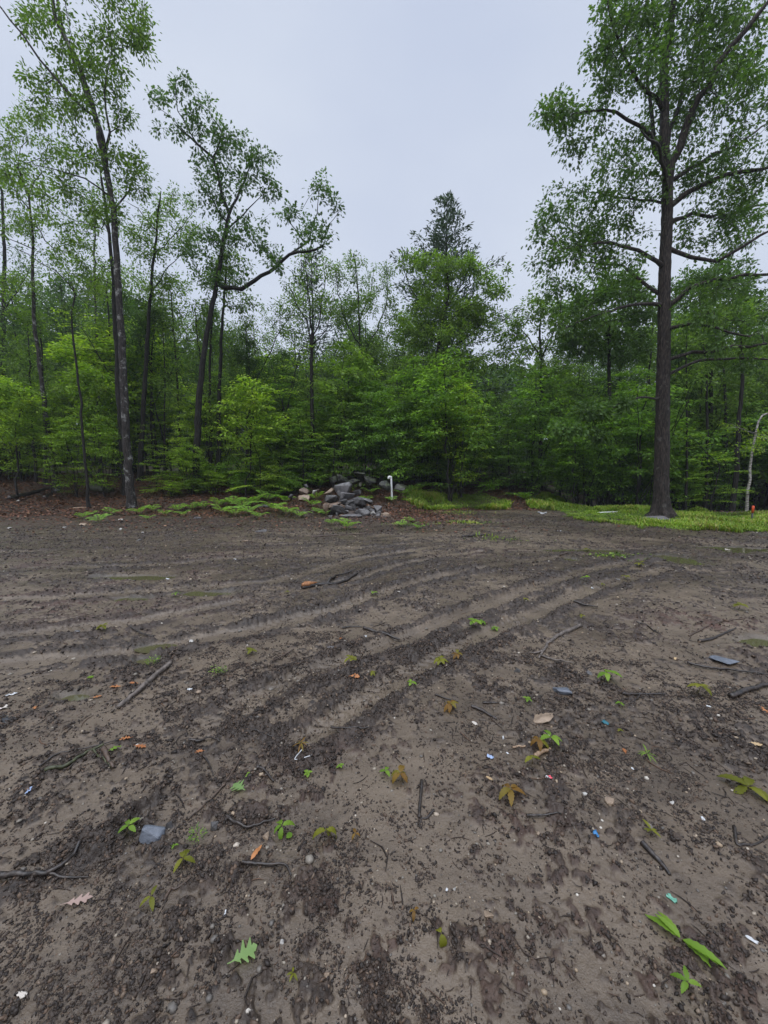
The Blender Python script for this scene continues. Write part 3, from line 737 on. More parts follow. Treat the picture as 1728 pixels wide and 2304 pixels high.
# ------------------------------------------------------------------ the big oak
def the_oak():
    s = Skel(11); b = base_at(1486, 1166); Y = b[1]
    s.line([b - [0, 0, .25], b + [0, 0, .1], at(1488, 1050, Y), at(1491, 900, Y), at(1494, 760, Y), at(1494, 640, Y), at(1500, 500, Y), at(1502, 410, Y)], 0.225, 0.14, step=0.12, wob=0.005)
    s.line([at(1502, 410, Y), at(1494, 313, Y), at(1494, 156, Y + .1), at(1510, 52, Y + .1), at(1522, -60, Y), at(1525, -200, Y)], 0.14, 0.05, wob=0.02)
    br = [([(1504, 400), (1536, 297), (1572, 219), (1614, 146), (1677, 68), (1740, -10)], 0.10, 0.04, -1.2),
          ([(1490, 385), (1463, 307), (1411, 266), (1364, 245), (1291, 255)], 0.055, 0.015, -1.0),
          ([(1492, 375), (1471, 340), (1466, 271), (1455, 156), (1484, 42)], 0.055, 0.02, 1.0),
          ([(1497, 462), (1440, 450), (1385, 443), (1312, 432)], 0.035, 0.01, 0.6),
          ([(1505, 470), (1545, 435), (1593, 412), (1635, 393), (1750, 370)], 0.07, 0.03, -0.8),
          ([(1502, 505), (1557, 479), (1600, 486), (1635, 490), (1698, 464), (1760, 460)], 0.05, 0.02, 1.6),
          ([(1508, 410), (1588, 359), (1645, 333), (1728, 276)], 0.055, 0.02, 1.3),
          ([(1495, 605), (1437, 563), (1374, 544), (1249, 568)], 0.055, 0.012, -0.7),
          ([(1497, 552), (1557, 578), (1614, 589), (1677, 552), (1750, 510)], 0.055, 0.025, -1.3),
          ([(1492, 665), (1437, 626), (1400, 598), (1300, 590)], 0.05, 0.012, 1.0),
          ([(1492, 686), (1411, 689), (1349, 709), (1270, 741)], 0.05, 0.01, -1.0),
          ([(1493, 692), (1552, 647), (1614, 626), (1740, 616)], 0.06, 0.03, -0.8),
          ([(1493, 740), (1547, 730), (1604, 735), (1690, 755)], 0.05, 0.015, -1.2),
          ([(1492, 815), (1557, 793), (1645, 780), (1750, 775)], 0.05, 0.025, -0.6),
          ([(1492, 850), (1530, 830), (1593, 808), (1750, 806)], 0.045, 0.02, 0.8),
          ([(1490, 895), (1411, 902), (1333, 933), (1250, 978)], 0.03, 0.006, -2.4),
          ([(1494, 330), (1530, 230), (1560, 120), (1600, 20)], 0.06, 0.02, 1.8),
          ([(1494, 250), (1430, 180), (1390, 90), (1370, 10)], 0.05, 0.015, -1.4),
          ([(1495, 430), (1495, 380), (1480, 330), (1440, 290)], 0.05, 0.015, -3.0),
          ([(1497, 560), (1500, 520), (1520, 500), (1560, 470)], 0.045, 0.015, 3.0)]
    for pts, r0, r1, dY in br: trunk_px(s, pts, Y, r0 * 1.2, r1 * 1.3, dY, wob=0.035)
    E = [(1290, 250, 85, 55, -.8), (1285, 325, 45, 35, -.8), (1370, 200, 60, 40, -.5), (1240, 250, 40, 45, -.9), (1290, 455, 95, 55, .3), (1225, 520, 40, 55, 0), (1265, 560, 65, 50, -.5), (1360, 590, 120, 50, -.4),
         (1265, 640, 60, 25, .5), (1430, 110, 110, 110, -.5), (1400, 340, 110, 60, -.5), (1410, 420, 110, 60), (1380, 510, 90, 40, .8), (1590, 120, 120, 130, .3), (1680, 200, 90, 110, -.8),
         (1650, 370, 110, 90, -.3), (1620, 510, 120, 70, .4), (1620, 640, 120, 45, -.4), (1520, 240, 110, 110, .8), (1390, 30, 60, 60, -1), (1460, 20, 90, 60), (1660, 760, 90, 40, -.5), (1570, 720, 60, 40, -1),
         (1325, 705, 85, 35, -.6), (1410, 660, 70, 35, .6), (1680, 470, 80, 60, 1), (1330, 530, 90, 50), (1350, 130, 45, 45, -1), (1670, 830, 70, 25, .5), (1640, 30, 110, 80), (1500, -80, 230, 90), (1235, 650, 45, 30, -.8), (1290, 735, 60, 25, -1), (1210, 590, 30, 25), (1590, 680, 100, 40, 1), (1690, 720, 60, 40, .5), (1560, 400, 60, 60, 1)]
    A = ell(s.g, E, Y, 1.35)
    A = np.vstack([A, ell(s.g, [(1280, 962, 38, 14, -2.2), (1335, 925, 55, 14, -1.6), (1400, 905, 45, 10, -1.0), (1345, 985, 25, 10, -1.7)], Y, 8, 0.5)])
    s.grow(A, seg=0.3, up=0.15, jit=0.045, first=30)
    return finish(s, b, 'oak_tree', 'large oak with thick straight dark trunk standing in the grass on the right', 'tree', M['bark_oak'], M['oak'],
                  18, 0.125, OAKL, flare=0.75, rootk=0.7, spread=0.26, droop=0.6, tip=0.0045)
the_oak()

# ------------------------------------------------------------------ left side trees, each from its own outline
def T(seed, foot, trunk, r0, r1, branches, E, name, label, barkm, leafm='maple', dens=1.0, per=12, size=0.12, tmpl=LEAF, spread=0.28, dY=0, up=0.25, group=None, flare=0.35, Y=None, droop=.4):
    s = Skel(seed); b = base_at(*foot)
    if Y is not None: b = np.array([at(foot[0], foot[1], Y)[0], Y, 0.]); b[2] = HT(b[0], b[1])[0]
    Y = b[1]
    pts = [b - [0, 0, .2], b + [0, 0, .05]] + [at(px, py, Y + dY * (i + 1) / len(trunk)) for i, (px, py) in enumerate(trunk)]
    s.line(pts, r0, r1, wob=0.015)
    nf = len(s.P) // 4
    for (pp, a, c, d) in branches: trunk_px(s, pp, Y, a, c, d, wob=0.03)
    A = ell(s.g, E, Y, dens * 2.6)
    per = int(per * 1.7)
    s.grow(A, seg=0.35, up=up, jit=0.05, first=nf)
    return finish(s, b, name, label, 'tree', M[barkm], M[leafm], per, size, tmpl, group, flare=flare, spread=spread, droop=droop)

T(21, (296, 1143), [(284, 991), (276, 808), (266, 640), (255, 469), (242, 391), (224, 313), (208, 234), (172, 130), (125, 40), (105, -60)], 0.15, 0.05,
  [([(246, 417), (232, 313), (215, 260), (198, 219), (156, 115), (133, 26), (120, -60)], 0.07, 0.03, 0.8),
   ([(234, 330), (247, 297), (240, 250), (237, 208), (250, 120)], 0.045, 0.01, -0.6),
   ([(206, 250), (190, 245), (130, 182), (89, 135), (52, 78), (-20, -10)], 0.045, 0.02, -1.5),
   ([(255, 480), (290, 430), (310, 380), (320, 340)], 0.035, 0.01, 0.8), ([(250, 440), (190, 400), (120, 380), (60, 370)], 0.03, 0.01, -1)],
  [(275, 55, 75, 65), (318, 95, 36, 40), (110, 30, 80, 35), (230, 170, 80, 50), (95, 175, 55, 35), (150, 245, 95, 50), (290, 380, 55, 55), (310, 420, 35, 30), (200, 340, 85, 45), (120, 420, 90, 40),
   (180, 110, 80, 50), (210, -60, 160, 50), (280, 260, 30, 50), (60, 60, 30, 25), (240, 470, 60, 40)],
  'maple_tree', 'tall tree with pale patched lower bark and forked top, foremost at the left wood edge', 'bark_grey', dens=0.62, per=13, size=0.13, spread=0.3)
T(22, (284, 1112), [(273, 965), (265, 860), (260, 730), (253, 600), (240, 480), (225, 380)], 0.14, 0.04, [([(245, 520), (200, 450), (150, 420)], 0.03, 0.01, 0.5)],
  [(150, 520, 90, 40), (220, 440, 70, 40), (200, 600, 70, 40), (100, 480, 60, 35)], 'maple_tree', 'dark straight tree directly behind the pale patched left tree', 'bark_dark', dens=0.55)
T(23, (200, 1143), [(190, 1017), (180, 886), (167, 782), (161, 704), (169, 662), (160, 635)], 0.055, 0.025, [([(168, 660), (130, 610), (60, 570), (0, 545)], 0.02, 0.008, -1), ([(169, 665), (200, 690), (215, 660)], 0.015, 0.006, 0.5)],
  [(110, 600, 60, 30), (200, 640, 50, 30), (150, 700, 60, 25)], 'young_tree', 'thin dark tree with a crooked top beside the left wood edge', 'bark_dark', dens=0.7, per=9, size=0.1, flare=0.5)
T(24, (129, 1106), [(107, 965), (94, 860), (78, 730), (73, 600), (75, 560), (73, 521), (65, 440), (40, 380)], 0.11, 0.03,
  [([(74, 560), (40, 545), (0, 530)], 0.025, 0.01, -.5), ([(72, 500), (120, 560), (150, 640)], 0.03, 0.01, 0.8), ([(72, 480), (30, 420), (10, 350)], 0.03, 0.01, .3)],
  [(50, 400, 75, 60), (20, 300, 50, 60), (110, 330, 50, 35), (40, 500, 60, 40), (140, 560, 60, 35), (30, 640, 60, 40), (80, 250, 50, 30)], 'maple_tree', 'leaning slim tree second from the left with a pale foot', 'bark_grey', dens=0.7, size=0.13)
T(25, (103, 1092), [(101, 965), (96, 850), (90, 740)], 0.075, 0.03, [], [(90, 730, 60, 30), (60, 700, 50, 30)], 'young_tree', 'short dark trunk just behind the leaning slim tree on the left', 'bark_dark', dens=.7)
T(26, (16, 1062), [(8, 912), (6, 760), (10, 600), (5, 430)], 0.17, 0.06, [([(8, 700), (60, 620), (90, 560)], 0.04, 0.01, .5), ([(8, 640), (-60, 560)], 0.04, 0.01, .5)],
  [(30, 600, 70, 50), (-60, 500, 70, 60), (50, 520, 60, 40), (10, 400, 70, 50)], 'oak_tree', 'thick dark trunk at the extreme left edge', 'bark_dark', 'oak', dens=.6, size=.14)
T(27, (315, 1082), [(323, 912), (330, 780), (341, 640), (346, 580), (354, 495), (362, 430)], 0.13, 0.035, [([(340, 660), (380, 600), (420, 560)], 0.035, 0.01, -.5), ([(350, 520), (310, 470), (280, 450)], 0.03, 0.01, .6), ([(345, 580), (400, 520), (440, 470)], 0.03, .01, .6)],
  [(355, 480, 50, 40), (400, 450, 55, 35), (425, 530, 75, 50), (330, 560, 60, 45), (350, 640, 70, 40), (300, 520, 50, 40)], 'maple_tree', 'dark tree rising right of the pale patched tree', 'bark_dark', dens=.85, size=.13)
T(28, (370, 1080), [(370, 938), (372, 840), (366, 740)], 0.05, 0.02, [], [(370, 760, 60, 40), (400, 830, 50, 30), (350, 840, 40, 25)], 'young_tree', 'thin straight sapling trunk between the dark left tree and the leaning oak', 'bark_dark', 'beech', dens=.7, per=9, size=.1)
T(29, (438, 1046), [(445, 930), (455, 830), (462, 770), (474, 704), (488, 640), (500, 560), (515, 480), (500, 440), (492, 400), (479, 354), (443, 323), (396, 281)], 0.16, 0.035,
  [([(488, 645), (542, 650), (573, 630), (620, 600), (651, 573), (690, 565), (724, 555)], 0.095, 0.04, -1.5),
   ([(690, 565), (700, 520), (715, 480), (718, 430)], 0.04, .012, 0), ([(700, 560), (650, 500), (640, 460)], 0.03, .01, 0),
   ([(515, 480), (540, 430), (565, 370), (570, 330)], 0.06, 0.012, .5), ([(505, 500), (470, 440), (440, 400)], 0.04, .01, .8),
   ([(443, 323), (400, 250), (395, 190)], 0.03, .01, 0), ([(510, 520), (560, 470), (600, 430)], 0.04, .01, -.6), ([(480, 360), (500, 300), (470, 250)], .04, .01, .2), ([(440, 320), (380, 260), (345, 235)], .02, .008, 0)],
  [(403, 190, 30, 32), (360, 225, 38, 26), (352, 292, 12, 10), (445, 235, 48, 32), (420, 290, 36, 34), (480, 300, 55, 36), (545, 330, 52, 42), (585, 370, 45, 45), (460, 365, 45, 35), (520, 400, 75, 40),
   (605, 420, 35, 35), (480, 450, 55, 35), (530, 520, 90, 45), (590, 560, 50, 35), (460, 560, 70, 45), (722, 425, 36, 32, -1.4), (757, 455, 16, 26, -1.4), (697, 515, 42, 40, -1.4), (650, 480, 30, 30, -1), (735, 520, 25, 40, -1.4), (620, 590, 40, 20, -1), (500, 620, 80, 30)],
  'oak_tree', 'leaning oak with one heavy limb reaching out to the right above the left woods', 'bark_dark', 'oak', dens=.62, per=10, size=.16, tmpl=OAKL, spread=.26, Y=18)
for k, (foot, tr, r0, lab, E) in enumerate([
        ((474, 1040), [(471, 834), (478, 700), (486, 600)], .09, 'straight dark trunk just right of the leaning oak', [(480, 620, 60, 40), (460, 700, 50, 30)]),
        ((490, 1046), [(492, 930), (495, 850), (500, 720), (510, 600)], .12, 'darker twin trunk second from the leaning oak', [(510, 600, 60, 50), (540, 680, 50, 40)]),
        ((405, 1040), [(400, 880), (392, 760), (385, 660)], .08, 'slim dark trunk left of the leaning oak', [(390, 650, 60, 50), (370, 720, 50, 30)]),
        ((255, 1050), [(250, 900), (247, 760), (240, 640)], .08, 'slim dark trunk deep behind the pale patched tree', [(240, 640, 60, 50), (220, 720, 50, 30)]),
        ((345, 1045), [(340, 950), (341, 800), (350, 700)], .07, 'slender trunk far behind the dark left tree', [(350, 700, 50, 40)]),
        ((225, 1060), [(222, 900), (215, 700), (212, 560), (214, 470)], .10, 'pale brown trunk rising far behind the crooked thin tree', [(215, 480, 50, 40), (190, 560, 50, 30)])]):
    T(40 + k, foot, tr, r0, r0 * .35, [], E, 'maple_tree', lab, 'bark_grey' if k == 5 else 'bark_dark', dens=.9, per=10, size=.15, Y=[20, 19.5, 21, 22, 21, 23][k])
T(30, (555, 1080), [(556, 960), (557, 860), (555, 798), (553, 740)], 0.085, 0.03, [([(556, 900), (590, 830), (620, 760), (660, 700), (690, 650)], .04, .015, .8), ([(556, 960), (600, 940), (640, 930)], .015, .006, -.5), ([(556, 880), (520, 840), (490, 830)], .015, .006, -.5)],
  [(555, 730, 50, 45), (600, 790, 45, 35), (520, 800, 45, 35), (660, 680, 40, 35), (640, 730, 30, 25), (590, 880, 60, 30), (520, 890, 50, 30), (600, 700, 40, 30)], 'maple_tree', 'slim tree with a long side branch to the right, midway to the stone pile', 'bark_dark', dens=.9)
T(31, (706, 1020), [(703, 954), (701, 856), (701, 756)], 0.10, 0.07, [([(701, 770), (690, 720), (664, 680), (650, 640)], .04, .012, -.5), ([(701, 765), (698, 694), (690, 620), (688, 580)], .05, .012, 0), ([(702, 770), (720, 720), (730, 650), (728, 590)], .04, .012, .5), ([(702, 780), (735, 740), (745, 680)], .03, .01, -.4)],
  [(690, 600, 30, 45), (730, 600, 22, 50), (655, 650, 28, 35), (745, 680, 30, 35), (700, 680, 50, 45), (660, 740, 40, 30)], 'maple_tree', 'sparse tree fanning into thin bare stems like a broom, left of centre', 'bark_dark', dens=.7, per=10, size=.13, Y=19, up=.5)
T(32, (812, 1070), [(812, 960), (812, 850), (809, 740), (806, 660), (800, 600), (795, 570)], 0.12, 0.025, [([(810, 800), (850, 740), (870, 680), (872, 600)], .05, .015, .5), ([(809, 780), (775, 720), (760, 660), (755, 610)], .045, .015, -.4), ([(808, 720), (835, 660), (842, 600)], .04, .01, .2)],
  [(790, 600, 36, 32), (756, 625, 24, 30), (865, 605, 26, 24), (830, 670, 65, 55), (770, 710, 45, 45), (850, 780, 80, 50), (795, 850, 80, 55), (895, 830, 60, 45), (745, 800, 40, 40), (840, 900, 80, 40), (890, 720, 45, 40)],
  'maple_tree', 'leafy tree with several upright stems behind the stone pile', 'bark_dark', 'maple', dens=1.35, per=13, size=.14, up=.45)
T(33, (972, 1060), [(975, 960), (981, 860), (985, 790), (996, 720), (1010, 660), (1005, 600)], 0.15, 0.04, [([(990, 760), (1030, 700), (1075, 680), (1110, 660)], .06, .015, -.5), ([(988, 780), (950, 700), (920, 640), (905, 590)], .05, .012, .4), ([(1000, 700), (1040, 640), (1060, 600)], .04, .012, .4), ([(985, 800), (1050, 760), (1090, 720)], .04, .012, -.5)],
  [(925, 590, 38, 26), (990, 600, 55, 42), (1062, 605, 45, 32), (1120, 655, 34, 20), (1140, 610, 8, 20), (1080, 700, 48, 24), (960, 670, 60, 45), (1010, 750, 75, 50), (1085, 730, 40, 25), (925, 740, 45, 45), (1030, 690, 60, 40), (980, 830, 80, 45), (1060, 820, 50, 40), (1105, 640, 30, 20)],
  'maple_tree', 'broad leafy tree in front of the tall spruce at the centre', 'bark_dark', 'maple', dens=1.5, per=13, size=.17, Y=21)
T(34, (1216, 1060), [(1217, 940), (1218, 860), (1216, 790), (1214, 740)], 0.13, 0.05, [([(1217, 800), (1180, 750), (1160, 730)], .05, .015, .4), ([(1217, 800), (1250, 740), (1270, 700)], .05, .015, .4)],
  [(1130, 760, 45, 30), (1140, 810, 60, 35), (1230, 830, 70, 40), (1195, 715, 55, 35), (1160, 745, 35, 25), (1255, 705, 50, 40), (1220, 680, 45, 30), (1190, 780, 50, 30), (1260, 770, 50, 30)], 'maple_tree', 'straight dark bare trunk with a leafy top in the gap left of the big oak', 'bark_dark', 'maple', dens=1.1, per=12, size=.17, Y=22)
T(35, (1375, 1080), [(1372, 900), (1370, 780), (1372, 700)], 0.14, 0.05, [([(1372, 760), (1330, 700), (1300, 680)], .05, .015, .4), ([(1372, 760), (1420, 700)], .05, .015, .4)],
  [(1330, 665, 60, 42), (1400, 635, 65, 40), (1370, 730, 80, 45), (1290, 700, 50, 35), (1440, 690, 60, 50), (1320, 770, 70, 40), (1430, 780, 70, 40), (1280, 770, 40, 30)], 'oak_tree', 'round crowned oak rising behind the big oak on its left side', 'bark_dark', 'oak', dens=1.5, per=12, size=.19, Y=20)
T(36, (1600, 1100), [(1600, 900), (1598, 780), (1600, 680)], 0.15, 0.05, [([(1600, 760), (1560, 700)], .05, .015, .4), ([(1600, 760), (1660, 700)], .05, .015, .4)],
  [(1560, 640, 60, 45), (1640, 620, 70, 45), (1600, 720, 90, 45), (1690, 690, 60, 50), (1560, 780, 70, 40), (1680, 790, 70, 40)], 'oak_tree', 'tall shaded tree deep behind the big oak on its right side', 'bark_dark', 'oak', dens=1.3, per=12, size=.19, Y=21)
for k, (foot, tr, r0, lab) in enumerate([((1650, 1120), [(1656, 1069), (1662, 950), (1671, 850), (1668, 700)], .11, 'dark trunk in the shaded woods left of the birch'),
                                         ((1590, 1110), [(1592, 1000), (1590, 850), (1580, 720)], .08, 'slim dark trunk in the shaded woods between big oak and birch'),
                                         ((1545, 1110), [(1546, 1000), (1545, 880), (1544, 760)], .06, 'thin dark trunk close behind the big oak'),
                                         ((1630, 1110), [(1634, 980), (1630, 860), (1622, 700)], .09, 'dark trunk in shaded woods, two left of birch')]):
    T(60 + k, foot, tr, r0, r0 * .4, [], [(tr[-1][0], tr[-1][1], 60, 40), (tr[-1][0] + 20, tr[-1][1] + 90, 60, 30)], 'maple_tree', lab, 'bark_dark', dens=.9, per=10, size=.17, Y=[18, 19, 17.5, 20][k])
T(37, (1679, 1159), [(1687, 1053), (1693, 1010), (1700, 975), (1706, 950), (1716, 933), (1745, 926), (1800, 940)], .05, .02, [([(1700, 975), (1660, 960), (1640, 950)], .01, .004, -.3)],
  [(1650, 965, 30, 8), (1720, 985, 40, 12), (1690, 1010, 40, 10)], 'birch_tree', 'slender white birch bending over at the right edge', 'bark_birch', 'beech', dens=1.2, per=10, size=.09, flare=.2)

# ------------------------------------------------------------------ conifer
def conifer(seed, H_, Rb, name, label, loc, group=None, density=1.0, open_=0.0):
    g = np.random.default_rng(seed); s = Skel(seed)
    s.line([(0, 0, -.2), (0.05, 0, H_ * .5), (0, 0.03, H_)], H_ * .011, 0.02, step=.5, wob=0.01)
    Pn, D = [], []
    z = H_ * 0.22
    while z < H_ * 0.995:
        f = (H_ - z) / H_; ln = Rb * (f ** 0.8) * g.uniform(.55, 1.15) + .15
        k = g.integers(4, 7); a0 = g.uniform(0, 6.28)
        for j in range(k):
            a = a0 + j * 6.283 / k + g.normal(0, .25); l = ln * g.uniform(.6, 1.45)
            rise = 0.55 * (1 - f) + 0.10
            d = np.array([math.cos(a), math.sin(a), rise - .1]); n = max(3, int(l / .18))
            p0 = np.array([0, 0, z]); prev = None
            pts = []
            for q in range(1, n + 1):
                t = q / n; p = p0 + d * l * t + np.array([0, 0, -0.18 * l * t * t + .16 * l * t ** 4])
                pts.append(p)
            s.line([p0] + pts[::2] + [pts[-1]], .006 + .010 * l, .004, step=.5, wob=.005)
            for q, p in enumerate(pts):
                t = (q + 1) / n
                if t < .2: continue
                for c in range(int(11 * density)):
                    sd = np.array([-math.sin(a), math.cos(a), 0]) * g.normal(0, .28 * (1.15 - t) * l + .05) + g.normal(0, .06, 3)
                    Pn.append(p + sd); D.append(d * .7 + sd * 1.2 + g.normal(0, .5, 3))
        z += g.uniform(.36, .58) * (1 + .3 * f)
    s.radii(.004); V, Fq = s.tubes(.3)
    r = root(name, loc, label, 'tree', group)
    link('trunk', mesh_from('trunk', V, Fq, M['bark_dark'], smooth=True), r)
    Pn = np.array(Pn); D = np.array(D); n = len(Pn)
    V, Fc = leaves(Pn, D, g.normal(0, .5, (n, 3)) + [0, 0, 1], g.uniform(.16, .34, n), LEAF4, .6)
    link('crown', mesh_from('crown', V, Fc, M['needle'], dict(v=np.repeat(g.uniform(0, 1, n), 4))), r)
    return r
x, z = at(1006, 440, 27)[[0, 2]]; gz = float(HT(x, 27)[0])
conifer(71, z - gz, 6.0, 'spruce_tree', 'tall narrow spruce whose dark tip stands above the centre trees', (x, 27, gz), density=1.1)
x, z = at(700, 560, 27)[[0, 2]]; gz = float(HT(x, 27)[0])
conifer(72, z - gz, 4.4, 'spruce_tree', 'hazy spruce behind the sparse broom shaped tree', (x, 27, gz), density=.7)

# ------------------------------------------------------------------ repeat trees of the wood
def proto_tree(seed, H_, leafm, size=.2, per=10, na=420, low=.35, rad=.26):
    s = Skel(seed); g = s.g
    lean = g.normal(0, .02, 2)
    s.line([(0, 0, -.3), (lean[0] * H_ * .5, lean[1] * H_ * .5, H_ * .5), (lean[0] * H_, lean[1] * H_, H_ * .92)], H_ * .0085, .03, step=.5, wob=.03)
    first = int(len(s.P) * low)
    u = ball(g, na * 2); A = np.stack([u[:, 0] * H_ * rad, u[:, 1] * H_ * rad, H_ * (low + 1) / 2 + u[:, 2] * H_ * (1 - low) / 2], 1)
    A[:, :2] *= (1.12 - 0.65 * np.clip((A[:, 2:3] / H_ - low) / (1 - low), 0, 1)) * g.uniform(.75, 1.15)
    kk = fbm(A[:, 0] * .8 + seed, A[:, 2] * .8 + A[:, 1] * .5, seed, 2) > .42
    A = A[kk][:na]
    s.grow(A, seg=.6, up=.3, jit=.07, first=first)
    r = finish(s, (0, 0, 0), 'maple_tree', 'x', 'tree', M['bark_dark'], M[leafm], per, size, LEAF4, flare=.3, spread=.42, droop=.4, tip=.006)
    return r
def proto_sapling(seed, H_, leafm, nb=34, L0=1.3, size=.085, low=.12):
    """layered horizontal sprays"""
    g = np.random.default_rng(seed); s = Skel(seed)
    s.line([(0, 0, -.2), (g.normal(0, .05) * H_, g.normal(0, .05) * H_, H_ * .55), (g.normal(0, .08) * H_, g.normal(0, .08) * H_, H_)], .012 + .006 * H_, .006, step=.4, wob=.02)
    tr = np.array(s.P); PP, DD, NN = [], [], []
    for b in range(nb):
        t = low + (1 - low) * (b + g.uniform(0, 1)) / nb
        i = min(len(tr) - 1, int(t * len(tr))); p0 = tr[i]
        a = g.uniform(0, 6.283); l = L0 * (1.25 - .85 * t) * g.uniform(.6, 1.2)
        d = np.array([math.cos(a), math.sin(a), g.uniform(.1, .45)]); sd = np.array([-math.sin(a), math.cos(a), 0])
        n = max(4, int(l / .13)); tilt = g.normal(0, .12)
        pts = [p0 + d * l * (q / n) + np.array([0, 0, -.32 * l * (q / n) ** 2]) for q in range(1, n + 1)]
        s.line([p0] + pts[::2] + [pts[-1]], .004 + .004 * l, .002, step=.5, wob=.004, start=i)
        for q, p in enumerate(pts):
            u = (q + 1) / n
            if u < .18: continue
            for sg in (-1, 1):
                tl = l * .42 * math.sin(math.pi * min(1, u * .8 + .12)) * g.uniform(.6, 1.2)
                m = max(2, int(tl / .055))
                dr = d * .55 + sd * sg; dr /= np.linalg.norm(dr)
                for c in range(m):
                    w_ = (c + .6) / m
                    pp = p + dr * tl * w_ + np.array([0, 0, tilt * tl * w_ * sg - .12 * tl * w_ * w_]) + g.normal(0, .014, 3)
                    PP.append(pp); DD.append(dr + sd * sg * g.normal(0, .6) + d * g.normal(0, .4) + np.array([0, 0, -.25])); NN.append(np.array([0, 0, 1]) + g.normal(0, .28, 3))
        PP.append(pts[-1]); DD.append(d); NN.append(np.array([0, 0, 1.]))
    s.radii(.002); V, Fq = s.tubes(.2)
    r = root('beech_sapling', (0, 0, 0), 'x', 'sapling')
    link('trunk', mesh_from('trunk', V, Fq, M['bark_dark'], smooth=True), r)
    n = len(PP)
    V, Fc = leaves(np.array(PP), np.array(DD), np.array(NN), size * g.uniform(.7, 1.3, n), LEAF4, 1.25)
    link('crown', mesh_from('crown', V, Fc, M[leafm], dict(v=np.repeat(np.clip(g.normal(.45, .2, n), 0, 1), 4))), r)
    return r
def proto_bush(seed, H_, leafm, size=.1, na=230, low=.1, rad=.3):
    s = Skel(seed); g = s.g
    s.line([(0, 0, -.2), (g.normal(0, .1), g.normal(0, .1), H_ * .5), (g.normal(0, .2), g.normal(0, .2), H_ * .9)], .012 + .006 * H_, .008, step=.35, wob=.03)
    if low < .2:
        for k in range(3):
            a = g.uniform(0, 6.28); s.line([(0, 0, .02), (math.cos(a) * .25 * H_ * rad * 2, math.sin(a) * .25 * H_ * rad * 2, H_ * .4), (math.cos(a) * H_ * rad * .9, math.sin(a) * H_ * rad * .9, H_ * .75)], .02, .006, step=.35, wob=.03, start=0)
    u = ball(g, na * 4); A = np.stack([u[:, 0] * H_ * rad, u[:, 1] * H_ * rad, H_ * (low + 1) / 2 + u[:, 2] * H_ * (1 - low) / 2], 1)
    A[:, :2] *= (1.15 - 0.5 * np.clip(A[:, 2:3] / H_, 0, 1))
    kk = fbm(A[:, 0] * 1.7 + seed, A[:, 2] * 3.2 + A[:, 1] * .9, seed, 2) > .52
    A = A[kk][:na]
    s.grow(A, seg=.4, up=.2, jit=.04, first=1)
    r = finish(s, (0, 0, 0), 'leafy_bush', 'x', 'bush', M['bark_dark'], M[leafm], 20, size, LEAF4, flare=.2, spread=.25, droop=.3, tip=.003, flat=.8)
    return r
used = set()
def place(proto, loc, rz, s, label, group=None, sz=None, tilt=(0, 0), name=None):
    if proto.name not in used:
        used.add(proto.name); proto.location = [float(v) for v in loc]; proto.rotation_euler = (tilt[0], tilt[1], rz); proto.scale = (s, s, sz or s)
        proto['label'] = label
        if group: proto['group'] = group
        return proto
    c = copy_tree(proto, loc, rz, s, label, group, sz, tilt)
    return c

PT = [proto_tree(101, 14, 'maple'), proto_tree(102, 14, 'maple', low=.25), proto_tree(103, 14, 'oak', low=.3), proto_tree(104, 14, 'oak', low=.45, rad=.22), proto_tree(105, 14, 'maple', low=.15, rad=.3)]
TOPX = [-900, -300, 0, 150, 300, 450, 600, 700, 800, 900, 1000, 1090, 1180, 1250, 1350, 1500, 1728, 2400]
TOPY = [540, 560, 570, 580, 580, 600, 700, 720, 640, 660, 680, 800, 790, 730, 660, 640, 620, 600]
rr = np.random.default_rng(5)
def region(px):
    if px < 420: return 'left of the leaning oak'
    if px < 760: return 'between leaning oak and stone pile'
    if px < 1130: return 'behind stone pile and white pipe'
    if px < 1480: return 'left of the big oak'
    return 'right of the big oak'
rows = []
for Y0, Y1, n in ((19, 24, 26), (25, 33, 34), (34, 48, 40)):
    for k in range(n):
        px = -420 + (2600) * (k + rr.uniform(.1, .9)) / n
        Y = rr.uniform(Y0, Y1)
        if Y < 24 and (1050 < px < 1180): continue
        top = np.interp(px, TOPX, TOPY) + rr.uniform(0, 110) + (40 if Y0 == 19 else 0)
        x, _, z = at(px, top, Y); gz = float(HT(x, Y)[0]); h = z - gz
        if h < 3: continue
        p = PT[rr.integers(0, 5)]; s = h / 14
        o = place(p, (x, Y, gz), rr.uniform(0, 6.28), max(s, .5), 'x', 'forest trees ' + region(px), sz=s)
        rows.append((o, px, 'near' if Y0 == 19 else 'middle' if Y0 == 25 else 'far', 'tall forest tree' if top < 700 else 'forest tree', region(px)))
# saplings
PS = [proto_sapling(201, 5, 'beech'), proto_sapling(202, 5, 'beech', nb=40), proto_sapling(203, 4, 'beech', L0=1.5), proto_sapling(204, 5, 'beech_dark', nb=40, L0=1.5), proto_sapling(205, 4, 'beech_dark', nb=36, L0=1.7), proto_sapling(206, 3, 'beech_dark', nb=30, L0=1.3, low=.05)]
PS += [proto_bush(301, 5, 'beech', .12), proto_bush(302, 4, 'beech', .11, low=.3, rad=.34), proto_bush(303, 5, 'beech_dark', .12), proto_bush(304, 4, 'beech_dark', .11, rad=.36), proto_bush(305, 5, 'maple', .13, low=.3), proto_bush(306, 2.2, 'beech', .10, na=170, low=.02, rad=.42), proto_bush(307, 2.2, 'beech_dark', .10, na=170, low=.02, rad=.42)]
SH = [5, 5, 4, 5, 4, 3, 5, 4, 5, 4, 5, 2.2, 2.2]
